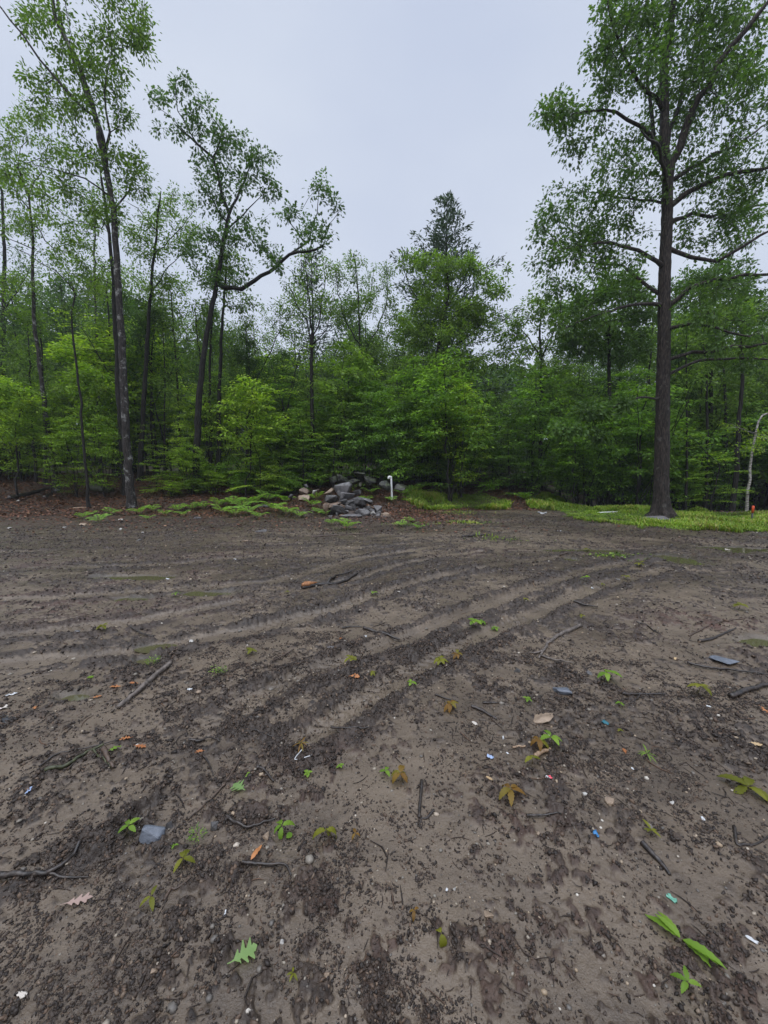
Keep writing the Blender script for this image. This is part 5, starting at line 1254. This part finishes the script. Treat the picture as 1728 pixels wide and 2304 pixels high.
M['leaf_stem'] = woodmat('seedling_stem', (0.06, 0.04, 0.02), (0.14, 0.12, 0.04))
def seedling(px, py, size, mat, label, nl=5, droop=1.1, wid=.42, hgt=.5, up=.3, teeth=.12, az0=None, span=6.283):
    """size = spread in the photo's pixels; (px,py) = foot"""
    g = np.random.default_rng(int(px * 5 + py)); b = g3(px, py); S = size / F * (b[1] * CP + EYE * SP) * .9
    r = root('seedling', b, label, 'seedling', None)
    h = S * hgt; top = np.array([g.normal(0, .1) * S, g.normal(0, .1) * S, h])
    link('stem', tube_mesh('stem', [(0, 0, -.01), top * .5 + [0.02 * S, 0, 0], top], [.014 * S + .0008, .012 * S + .0006, .008 * S + .0005], M['leaf_stem'], 6), r)
    VV, FF, off, vv = [], [], 0, []
    a0 = g.uniform(0, 6.28) if az0 is None else az0
    for k in range(nl):
        L_ = S * g.uniform(.45, .68); V, Fq = bigleaf(g, L_, L_ * wid, droop * g.uniform(.7, 1.3), teeth)
        V = V + [.02 * S, 0, 0]
        V = V @ ry(-up + g.normal(0, .2)).T @ rz(a0 + k * span / nl + g.normal(0, .3)).T + top * g.uniform(.82, 1.0)
        VV.append(V); FF.append(Fq + off); off += len(V); vv.append(np.full(len(V), g.uniform(0.1, .9)))
    V = np.vstack(VV); V[:, 2] = np.maximum(V[:, 2], .003)
    link('leaves', mesh_from('leaves', V, np.vstack(FF), mat if not isinstance(mat, str) else M[mat], dict(v=np.concatenate(vv)), smooth=True), r)
    return r
SD = [(638, 1885, 62, 'weed_green', 'bright yellow-green seedling with long drooping leaves, left of bottom centre', 4, 1.5, .36), (750, 1895, 72, 'weed_yellow', 'olive seedling whose big leaf hangs straight down near the bottom centre', 3, 2.2, .36),
      (805, 1885, 34, 'weed_orange', 'tiny orange seedling right of the olive one', 3, 1.4, .4), (409, 1968, 62, 'weed_yellow', 'olive yellow seedling with three spread leaves at lower left', 4, 1.3, .36),
      (284, 1900, 48, 'weed_green', 'low green seedling left of the blue-grey flat stone row', 4, .9, .45), (393, 1916, 20, 'weed_green', 'tiny green sprout under the feathery green plant', 3, .8, .5),
      (339, 2045, 52, 'weed_yellow', 'dull olive seedling lying flat in the lower left', 3, .9, .34), (661, 2205, 32, 'weed_yellow', 'small yellow sprout at the bottom', 4, 1, .3),
      (905, 1765, 62, 'weed_orange', 'orange seedling with one green side leaf, near the centre', 5, 1.5, .42), (868, 1750, 30, 'weed_green', 'small green seedling hugging the orange one near the centre', 3, 1.2, .5), (1153, 1818, 70, 'weed_orange', 'drooping orange seedling below right of centre', 5, 1.5, .34),
      (1197, 1725, 42, 'weed_yellow', 'yellow seedling drooping over the bare tan stick', 3, 1.4, .4), (1205, 1690, 62, 'weed_orange', 'orange member of the bright seedling pair right of centre', 5, 1.4, .4), (1240, 1692, 56, 'weed_green', 'lime green member of the bright seedling pair right of centre', 4, 1.6, .4),
      (1450, 1716, 44, 'weed_green', 'spiky green grass-like sprout at right', 8, .7, .12), (1690, 1790, 95, 'weed_yellow', 'large blurry olive-yellow seedling at the right edge', 6, 1.2, .36), (1463, 1892, 40, 'weed_yellow', 'small star-shaped yellow sprout at lower right', 5, .8, .3),
      (986, 2150, 60, 'weed_yellow', 'single upright olive leaf standing at the bottom centre', 2, 2.4, .5), (929, 2065, 40, 'weed_orange', 'withered orange-brown leaf cluster near the bottom centre', 3, 1.8, .35),
      (1535, 2125, 125, 'weed_green', 'largest bright green leafy plant at lower right', 6, .7, .24), (1546, 2262, 60, 'weed_green', 'green sprout at the bottom right', 4, 1, .35),
      (1062, 1418, 34, 'weed_green', 'bright green leafy cluster on the right-hand ruts', 7, 1, .6), (1085, 1408, 22, 'weed_green', 'small green sprout behind the leafy cluster on the ruts', 5, 1, .6), (1114, 1417, 20, 'weed_green', 'small green sprout right of the leafy cluster on the ruts', 5, 1, .6),
      (1320, 1316, 30, 'weed_green', 'two-leaved green seedling on the far right mud', 3, 1, .5), (1411, 1306, 24, 'weed_yellow', 'yellowish seedling on the far right mud', 6, .9, .5), (1354, 1320, 16, 'weed_yellow', 'faint sprout between the two far right seedlings', 4, .9, .5),
      (1359, 1535, 56, 'weed_green', 'bright green seedling with arching leaves, right of the slate grey stone', 5, 1.1, .42), (1567, 1568, 52, 'weed_yellow', 'olive-yellow arching seedling at right', 5, 1.2, .4), (1661, 1373, 34, 'weed_yellow', 'flat yellow-green seedling near the right edge', 6, .9, .5),
      (926, 1552, 24, 'weed_green', 'little green sprout in the middle of the mud', 5, .9, .55), (1018, 1604, 44, 'weed_orange', 'bushy orange-brown seedling in the middle right mud', 7, 1.3, .4), (1393, 1594, 24, 'weed_green', 'blue-green sprout below the bright arching seedling', 4, 1, .5),
      (1393, 1652, 18, 'weed_yellow', 'tiny yellow sprout below the blue-green one', 4, 1, .5), (989, 1500, 40, 'weed_yellow', 'olive tuft between the ruts right of centre', 7, 1.2, .4), (1031, 1487, 34, 'weed_orange', 'faded orange tuft between the ruts right of centre', 6, 1.2, .4), (1309, 1394, 18, 'weed_yellow', 'tiny yellow sprout near the top of the long curved branch', 5, .9, .5),
      (393, 1346, 26, 'weed_green', 'two-leaved lime seedling on the far left mud', 3, .9, .5), (232, 1424, 26, 'weed_yellow', 'flat yellow sprout right of the light grey stone', 6, .7, .5), (570, 1476, 30, 'weed_yellow', 'flat yellow-green rosette on the middle left mud', 7, .6, .5), (786, 1486, 42, 'weed_yellow', 'umbrella-shaped olive seedling in the middle mud', 6, 1.3, .36),
      (838, 1526, 20, 'weed_yellow', 'tiny green-yellow sprout in the middle mud', 5, 1, .5), (677, 1696, 42, 'weed_orange', 'feathery brown sprout above the white bent straw', 9, .9, .14), (646, 1336, 14, 'weed_yellow', 'tiny yellow sprout just left of the split log', 4, .8, .6), (838, 1336, 18, 'weed_green', 'tiny green sprout right of the split log', 5, .8, .6),
      (1184, 1355, 16, 'weed_yellow', 'faint yellow sprout on the right ruts', 4, .8, .6), (1319, 1238, 16, 'weed_yellow', 'small yellow sprout by the far dark puddle line', 5, .8, .6), (1440, 1277, 24, 'weed_yellow', 'yellowish tuft in front of the far round puddle', 7, .8, .5), (1188, 1585, 22, 'weed_green', 'small green weed left of the slate grey stone', 6, .8, .5),
      (558, 1760, 16, 'weed_green', 'green speck of a sprout right of the long thin twig', 5, .6, .7), (693, 1752, 20, 'weed_green', 'small round leaved sprout below the white bent straw', 5, .6, .7), (765, 1745, 18, 'weed_green', 'small round leaved sprout left of the orange seedling', 5, .6, .7)]
for (px, py, sz_, mt, lab, nl, dr, wd) in SD:
    seedling(px, py, sz_, mt, lab, nl, dr, wd, hgt=.42 if sz_ < 90 else .12, teeth=.14 if wd < .5 else .05, **(dict(az0=-.85, span=18.85) if sz_ > 120 else {}))
def feather(px, py, size, label):
    g = np.random.default_rng(px); b = g3(px, py); S = size / F * (b[1] * CP + EYE * SP)
    n = 120; a = g.uniform(0, 6.28, n); r = g.uniform(0, .5, n) ** .7 * S
    P = np.stack([r * np.cos(a), r * np.sin(a), g.uniform(.05, .5, n) * S], 1); D = np.stack([np.cos(a), np.sin(a), g.uniform(0, .8, n)], 1)
    V, Fc = leaves(P, D, g.normal(0, .5, (n, 3)) + [0, 0, 1], g.uniform(.08, .2, n) * S, LEAF4, .8)
    rt = root('moss_tuft', b, label, 'moss tuft')
    link('stem', tube_mesh('stem', [(0, 0, -.01), (.01 * S, 0, .2 * S), (0, 0, .4 * S)], .02 * S, M['leaf_stem'], 5), rt)
    link('leaves', mesh_from('leaves', V, Fc, M['beech_dark'], dict(v=np.repeat(g.uniform(0, 1, n), 4))), rt)
feather(443, 1898, 34, 'feathery bright green tuft right of the blue-grey flat stone'); feather(492, 1520, 28, 'dark green mossy tuft on the left-centre mud'); feather(345, 1500, 24, 'thin green moss in front of the small rut puddle')

def oakleaf(g, L_, W_, arch, fold=.12):
    prof = [(0, .02), (.12, .03), (.22, .05), (.30, .30), (.33, .34), (.40, .14), (.44, .12), (.52, .48), (.56, .52), (.62, .20), (.66, .17), (.74, .44), (.78, .42), (.84, .16), (.90, .20), (1.0, .01)]
    V = []; n = len(prof)
    for t, w_ in prof:
        a = arch * t; lobe = w_ > .25
        for s_ in (-1, -.5, 0, .5, 1):
            V.append((L_ * (t + (.07 * abs(s_) if lobe else 0)), s_ * w_ * W_ * (1 + g.normal(0, .08)), -L_ * .5 * arch * t * t + fold * w_ * W_ * abs(s_)))
    i = np.arange(n - 1)[:, None] * 5; j = np.arange(4)[None]
    return np.array(V), np.stack([i + j, i + j + 1, i + 6 + j, i + 5 + j], -1).reshape(-1, 4)
def loose_leaf(px, py, size, mat, label, teeth=.35, wid=.6, az=None, name='fallen_leaf', arch=.25):
    g = np.random.default_rng(int(px * 3 + py)); x, y = gp(px, py); S = size / F * (y * CP + EYE * SP) * 1.05
    V, Fq = oakleaf(g, S, S * wid, arch) if teeth >= .3 else bigleaf(g, S, S * wid, arch, teeth, n=11, fold=.12)
    V = V - [S / 2, 0, 0]; V = V @ rz(g.uniform(0, 6.28) if az is None else az).T
    zt = HT(x + V[:, 0], y + V[:, 1]); V[:, 2] = (zt * .5 + zt.max() * .5) + V[:, 2] * .5 + .004 + .06 * S
    V = V - [0, 0, zt.mean()]
    o = link(name, mesh_from(name, V, Fq, M[mat] if isinstance(mat, str) else mat, dict(v=np.full(len(V), g.uniform(.2, .9))), smooth=True), loc=(float(x), float(y), float(zt.mean())))
    tag(o, label, 'leaf')
M['leaf_tan'] = leafmat('tan_leaf', [(0, (0.36, 0.24, 0.13)), (1, (0.50, 0.36, 0.2))], .1)
M['leaf_pink'] = leafmat('pinkish_leaf', [(0, (0.30, 0.21, 0.18)), (1, (0.38, 0.27, 0.23))], .1)
M['leaf_orange'] = leafmat('orange_leaf', [(0, (0.30, 0.11, 0.04)), (1, (0.42, 0.18, 0.07))], .1)
for a in [(539, 1782, 38, 'pale_leaf', 'pale green lobed oak leaf fallen flat, left of centre', .45, .75, 2.6), (547, 2177, 62, 'pale_leaf', 'pale green torn lobed leaf fallen near the bottom left', .6, .7, .6), (651, 1899, 15, 'weed_green', 'small green round leaf under the yellow-green seedling', .1, .8),
          (174, 2042, 58, 'leaf_pink', 'pinkish brown dead leaf lying at lower left', .35, .4, .35), (578, 1932, 42, 'leaf_orange', 'narrow orange leaf sliver left of bottom centre', .1, .22, 1.3), (797, 1537, 24, 'leaf_orange', 'orange lobed dead leaf in the middle mud', .4, .6),
          (260, 1555, 24, 'leaf_orange', 'orange curled leaf left of the weathered grey log', .2, .35, .3), (302, 1546, 18, 'leaf_orange', 'smaller orange leaf touching the weathered grey log', .2, .35, .3), (203, 1526, 17, 'weed_green', 'bright green fallen leaf on left mud', .2, .6),
          (258, 1702, 30, 'weed_green', 'yellow-green leaf caught on the mossy branch', .3, .4, 1.0), (285, 1676, 28, 'leaf_orange', 'orange leaf at the right end of the mossy branch', .3, .5), (315, 1690, 30, 'leaf_orange', 'second orange dead leaf right of the mossy branch', .3, .5),
          (1702, 1687, 32, 'leaf_tan', 'tan leaf near the right edge', .25, .4, .1), (1520, 1486, 14, 'leaf_tan', 'little tan leaf on the mud left of the bluish rock', .2, .5), (660, 1728, 1, 'leaf_tan', 'x', 0, .1),
          (450, 1705, 22, 'leaf_orange', 'reddish leaf scrap under the bent black root', .3, .5), (217, 1580, 20, 'leaf_orange', 'small amber leaf left of the weathered grey log end', .3, .5), (80, 1608, 18, 'leaf_orange', 'faint orange leaf on the far left mud', .3, .5),
          (1405, 1700, 20, 'leaf_orange', 'dull orange leaf above the spiky green sprout', .3, .5), (1715, 1607, 26, 'leaf_orange', 'rusty leaf at the right edge', .3, .5), (1100, 1775, 16, 'leaf_tan', 'beige flake left of the red and white scrap', .2, .5), (766, 1440, 12, 'leaf_orange', 'tiny rust leaf beside the flat grey stone between ruts', .3, .5)]:
    if a[2] > 5: loose_leaf(*a)

# ------------------------------------------------------------------ scraps of litter
def plain(name, c, rough=.35, spec=.5):
    m, N, L, b = newmat(name); b.inputs['Roughness'].default_value = rough; b.inputs['Specular IOR Level'].default_value = spec
    n = N.new('ShaderNodeTexNoise'); n.inputs['Scale'].default_value = 60; r = ramp(N, [(.3, tuple(v * .75 for v in c)), (.7, c)])
    L.new(n.outputs[0], r.inputs[0]); L.new(r.outputs[0], b.inputs['Base Color']); return m
PL = dict(pvc=plain('white_pipe_plastic', (.86, .87, .88)), white=plain('white_plastic', (.56, .57, .58)), blue=plain('blue_plastic', (.04, .19, .42)), teal=plain('teal_plastic', (.02, .13, .17)), green=plain('green_plastic', (.12, .33, .24)), red=plain('red_plastic', (.65, .05, .08)),
          lblue=plain('pale_blue_plastic', (.32, .41, .6)), black=plain('black_plastic', (.02, .02, .022)), orange=plain('orange_paint', (.75, .10, .03), .5), cream=plain('cream_paper', (.55, .50, .44), .8))
def scrap(px, py, w_, kind, label, name='plastic_scrap', cat='litter', asp=.6, kind2=None):
    g = np.random.default_rng(int(px + py * 3)); x, y = gp(px, py); S = w_ / F * (y * CP + EYE * SP) * .75
    n = 6; u, v = np.meshgrid(np.linspace(-.5, .5, n), np.linspace(-.5, .5, n), indexing='ij')
    X = u * (1 - .5 * v ** 2) + g.normal(0, .05, u.shape); Yv = v * asp * (1 - .8 * u ** 2) + g.normal(0, .04, u.shape); Z = .12 + g.normal(0, .06, u.shape) + .25 * np.abs(u) * g.uniform(-.3, 1)
    V = np.stack([X, Yv, Z], -1).reshape(-1, 3) * S; V2 = V - [0, 0, .05 * S]
    i = np.arange(n - 1)[:, None] * n; j = np.arange(n - 1)[None]
    Fq = np.stack([i + j, i + n + j, i + n + 1 + j, i + 1 + j], -1).reshape(-1, 4)
    V = np.vstack([V, V2]); bd = [i for i in range(n)] + [i * n + n - 1 for i in range(1, n)] + [n * n - 1 - i for i in range(1, n)] + [(n - 1 - i) * n for i in range(1, n - 1)]
    sd = np.array([(a, b_, b_ + n * n, a + n * n) for a, b_ in zip(bd, bd[1:] + bd[:1])])
    V = V @ rz(g.uniform(0, 6.28)).T; z = float(HT(x, y)[0])
    loc = (float(x), float(y), z + .001)
    if kind2:
        r = root(name, loc, label, cat); h = len(Fq) // 2
        link('white_part', mesh_from('white_part', V, [Fq[:h], Fq[:h][:, ::-1] + n * n], PL[kind]), r); link('red_part', mesh_from('red_part', V, [Fq[h:], Fq[h:][:, ::-1] + n * n], PL[kind2]), r); return
    tag(link(name, mesh_from(name, V, [Fq, Fq[:, ::-1] + n * n, sd], PL[kind]), loc=loc), label, cat)
for a in [(1340, 1885, 22, 'blue', 'bright blue plastic scrap on the near mud right of centre'), (1103, 1712, 20, 'lblue', 'pale blue plastic shard near the tan stick'), (1359, 1630, 26, 'teal', 'dark teal crumpled plastic on the mud right of centre'),
          (1510, 2031, 26, 'green', 'green plastic chip above the largest leafy plant'), (67, 1798, 26, 'lblue', 'pale blue plastic sliver at the lower left edge', 'plastic_scrap', 'litter', .3), (1580, 1859, 15, 'white', 'white fragment on the near right mud'),
          (427, 1558, 15, 'white', 'small white tag on the left-centre mud'), (26, 1575, 28, 'white', 'white strip at the left edge of the mud', 'plastic_scrap', 'litter', .3), (16, 1630, 40, 'black', 'crumpled black wrapper at the left edge'), (6, 1606, 24, 'cream', 'whitish paper at the left edge above the black wrapper', 'paper_scrap'),
          (1687, 2151, 28, 'white', 'white piece near the bottom right corner', 'plastic_scrap', 'litter', .4), (1593, 1599, 11, 'white', 'white speck of litter below the olive arching seedling'), (1132, 1665, 14, 'white', 'thin white chip on mud right of centre', 'plastic_scrap', 'litter', .3), (1068, 1634, 18, 'cream', 'cream paper flake right of centre', 'paper_scrap'),
          (1141, 1703, 9, 'white', 'tiny white curl right of the pale blue shard'), (378, 1303, 12, 'white', 'white scrap on the far left mud'), (530, 1259, 11, 'white', 'white fleck on the far mud, left of centre', 'plastic_scrap', 'litter', .3), (507, 2068, 17, 'white', 'narrow white sliver at lower left', 'plastic_scrap', 'litter', .25),
          (1005, 2022, 10, 'white', 'little white chip left of bottom centre'), (1332, 1325, 14, 'white', 'white curled scrap by the two-leaved far right seedling', 'plastic_scrap', 'litter', .3), (1390, 1306, 14, 'white', 'thin white strip left of the far yellowish seedling', 'plastic_scrap', 'litter', .15), (52, 2264, 30, 'cream', 'cream chip at the bottom left corner', 'paper_scrap', 'litter', .4),
          (1423, 1742, 10, 'white', 'tiny white bit under the spiky sprout'), (1510, 1227, 9, 'white', 'white dot of litter on the far right mud'), (1258, 1195, 11, 'white', 'white fleck before the far grass edge'), (823, 1428, 10, 'white', 'white bit beside the dark bark strip'), (1637, 1236, 16, 'cream', 'cream flake in the far right puddle line', 'paper_scrap'), (1220, 1157, 24, 'white', 'white flat scrap at the grass edge left of the oak', 'plastic_scrap', 'litter', .3)]:
    scrap(*a)
scrap(1234, 1775, 17, 'white', 'red and white crumpled wrapper on the near mud', 'wrapper', 'litter', .8, kind2='red')
p = [g3(664, 1721, .012), g3(680, 1709, .016), g3(702, 1722, .012)]; p = [p[2], p[0] , p[1]]
b0 = p[0]; tag(link('bent_straw', tube_mesh('bent_straw', smooth_path(np.array(p) - b0, 14), .0024, PL['white'], 6), loc=[float(v) for v in b0]), 'thin white bent straw lying in a V on the mud', 'litter')

# ------------------------------------------------------------------ white standpipe, stakes, white pipe in the grass
def standpipe():
    b = g3(882, 1125); Y = b[1]; top = at(879, 1073, Y)[2] - b[2]; r_ = 4.4 / 2 / F * Y
    o = root('standpipe', b, 'white plastic pipe standing upright with its top bent over to the left', 'pipe')
    lean = -.035
    post = [(0, 0, -.1), (lean * .5, 0, top * .5), (lean, 0, top - .05)]
    link('pipe', tube_mesh('pipe', smooth_path(post, 8), r_, PL['pvc'], 16), o)
    a = np.linspace(0, math.pi, 12); R_ = .055
    el = [(lean - R_ + R_ * math.cos(t), -.01 * t, top - .05 + R_ * math.sin(t)) for t in a] + [(lean - 2 * R_, -.03, top - .08)]
    link('elbow', tube_mesh('elbow', el, r_ * 1.18, PL['pvc'], 16), o)
    link('mouth_shade', tube_mesh('mouth_shade', [(lean - 2 * R_, -.03, top - .083), (lean - 2 * R_, -.03, top - .079)], r_ * .85, PL['black'], 12), o)  # black disc stands in for the shade inside the open pipe end
standpipe()
def stake(px, py, top, wpx, label, head):
    b = g3(px, py); Y = b[1]; h = at(px, top, Y)[2] - b[2]; w_ = wpx / F * Y
    o = root('marker_stake', b, label, 'stake'); f = .62 if head else 1.0
    link('post', tube_mesh('post', [(0, 0, -.1), (0.01, 0, h * f)], w_ / 2, PL['black'], 8), o)
    if head:
        link('painted_top', tube_mesh('painted_top', [(0.01, 0, h * f), (.012, 0, h * .98), (.012, 0, h)], [w_ * .75, w_ * .75, w_ * .5], PL['orange'], 8), o)
        link('foot', tube_mesh('foot', [(0, 0, -.02), (0, 0, .03)], w_ * 1.1, PL['lblue'], 8), o)
stake(1690, 1180, 1138, 3.2, 'thin black stake with an orange-red top in the grass at right', True)
stake(1394, 1151, 1130, 3.0, 'short dark stake in the grass left of the big oak', False)
p = np.array([g3(1335, 1157, .03), g3(1365, 1155, .03), g3(1395, 1154, .03)])
tag(link('ground_pipe', tube_mesh('ground_pipe', p - p[0], .03, PL['pvc'], 10), loc=[float(v) for v in p[0]]), 'white pipe lying in the grass left of the big oak', 'pipe')

# ------------------------------------------------------------------ ferns along the wood edge
def fern_proto(seed, S=.55):
    g = np.random.default_rng(seed); r = root('fern', (0, 0, 0), 'x', 'fern'); PP, DD, NN, LL = [], [], [], []; Vs, Fs, off = [], [], 0
    nf = 8
    for k in range(nf):
        a = k * 6.283 / nf + g.normal(0, .25); L_ = S * g.uniform(.7, 1.1); n = 16
        pts = np.array([(L_ * .8 * t * math.cos(a), L_ * .8 * t * math.sin(a), L_ * (1.25 * t - .85 * t * t)) for t in np.linspace(0, 1, n)])
        me_V = pts; 
        for i in range(3, n):
            t = i / (n - 1); w_ = L_ * .26 * math.sin(math.pi * (t * .85 + .12)) 
            d = pts[i] - pts[i - 1]; d /= np.linalg.norm(d); sd = np.array([-math.sin(a), math.cos(a), 0])
            for sg in (-1, 1):
                PP.append(pts[i]); DD.append(sd * sg + d * .45 + np.array([0, 0, -.15])); NN.append(np.array([-.3 * math.cos(a), -.3 * math.sin(a), 1.]) + g.normal(0, .1, 3)); LL.append(w_)
        k_ = tube_mesh('q', pts, .004 * np.linspace(1, .3, n), M['leaf_stem'], 4, caps=False)
        v = np.empty(len(k_.vertices) * 3, np.float32); k_.vertices.foreach_get('co', v); v = v.reshape(-1, 3)
        f = np.array([p_.vertices[:] for p_ in k_.polygons]); Vs.append(v); Fs.append(f + off); off += len(v); bpy.data.meshes.remove(k_)
    link('stalks', mesh_from('stalks', np.vstack(Vs), np.vstack(Fs), M['leaf_stem']), r)
    V, Fc = leaves(np.array(PP), np.array(DD), np.array(NN), np.array(LL), LEAF4, .55)
    link('fronds', mesh_from('fronds', V, Fc, M['fern'], dict(v=np.repeat(g.uniform(0, 1, len(PP)), 4))), r)
    return r
FP = [fern_proto(501), fern_proto(502, .5)]
FE = [(185, 1168, .7), (205, 1160, .5), (250, 1160, .8), (225, 1176, .7), (318, 1158, .8), (345, 1152, .9), (372, 1160, .7), (332, 1170, .5), (400, 1152, 1), (430, 1148, .9), (412, 1162, .6), (455, 1146, 1.0), (490, 1142, 1.1), (520, 1140, 1.2), (545, 1146, 1.2), (500, 1155, 1.1),
      (530, 1162, 1.0), (560, 1158, 1.1), (575, 1136, 1.2), (600, 1128, 1.1), (590, 1114, 1.1), (620, 1120, 1.3), (640, 1132, 1.1), (615, 1150, 1.0), (645, 1160, 1.0), (672, 1166, .8), (580, 1168, .8), (700, 1140, 1.0), (665, 1104, 1.2), (640, 1104, 1.1), (712, 1125, 1.0), (735, 1160, .7),
      (716, 1157, .7), (835, 1112, 1.1), (825, 1130, .8), (818, 1140, .6), (745, 1182, .6), (780, 1192, .8), (775, 1180, .6), (720, 1098, 1.0), (880, 1130, .6), (905, 1115, 1.0), (925, 1108, 1.0), (945, 1106, 1.0), (1000, 1104, 1.0), (1040, 1100, 1.1), (1085, 1098, 1.1), (1110, 1102, 1.0),
      (1140, 1100, .9), (1200, 1115, 1.0), (1240, 1122, .9), (1280, 1126, 1.0), (1320, 1130, 1.0), (1360, 1134, 1.0), (1420, 1138, 1.0), (1180, 1125, .8), (920, 1176, .5), (905, 1186, .5), (940, 1190, .4)]
FE.sort()
def fern_where(px):
    return ('under the left trees' if px < 320 else 'left of the fern patch' if px < 450 else 'in the thick fern patch' if px < 600 else 'between the fern patch and the stones' if px < 725 else 'at the stone pile' if px < 870 else 'behind the white pipe grass' if px < 1150 else 'on the bank left of the big oak')
cnt = {}
for k, (px, py, s_) in enumerate(FE):
    q = g3(px, py); wv = fern_where(px); i = cnt.get(wv, 0); cnt[wv] = i + 1
    o = place(FP[k % 2], q, random.uniform(0, 6.28), s_ * random.uniform(1.05, 1.35), '%s light green fern %s' % (ORD[min(i, 11)] if i < 12 else 'rightmost', wv), 'ferns ' + wv, tilt=(random.gauss(0, .1), random.gauss(0, .1)))
print('objects', len(bpy.data.objects))

# ------------------------------------------------------------------ damp air
def haze():
    m = bpy.data.materials.new('damp_air'); m.use_nodes = True; N = m.node_tree.nodes; L = m.node_tree.links
    N.remove(N['Principled BSDF']); v = N.new('ShaderNodeVolumePrincipled'); v.inputs['Color'].default_value = (.82, .88, .95, 1)
    v.inputs['Density'].default_value = 0.0008; L.new(v.outputs[0], N['Material Output'].inputs['Volume'])
    x0, x1, y0, y1, z0, z1 = -620, 620, -620, 620, -14, 42
    V = [(x, y, z) for x in (x0, x1) for y in (y0, y1) for z in (z0, z1)]
    Fq = np.array([(0, 1, 3, 2), (4, 6, 7, 5), (0, 4, 5, 1), (2, 3, 7, 6), (0, 2, 6, 4), (1, 5, 7, 3)])
    tag(link('haze', mesh_from('haze', V, Fq, m)), kind='stuff')
haze()
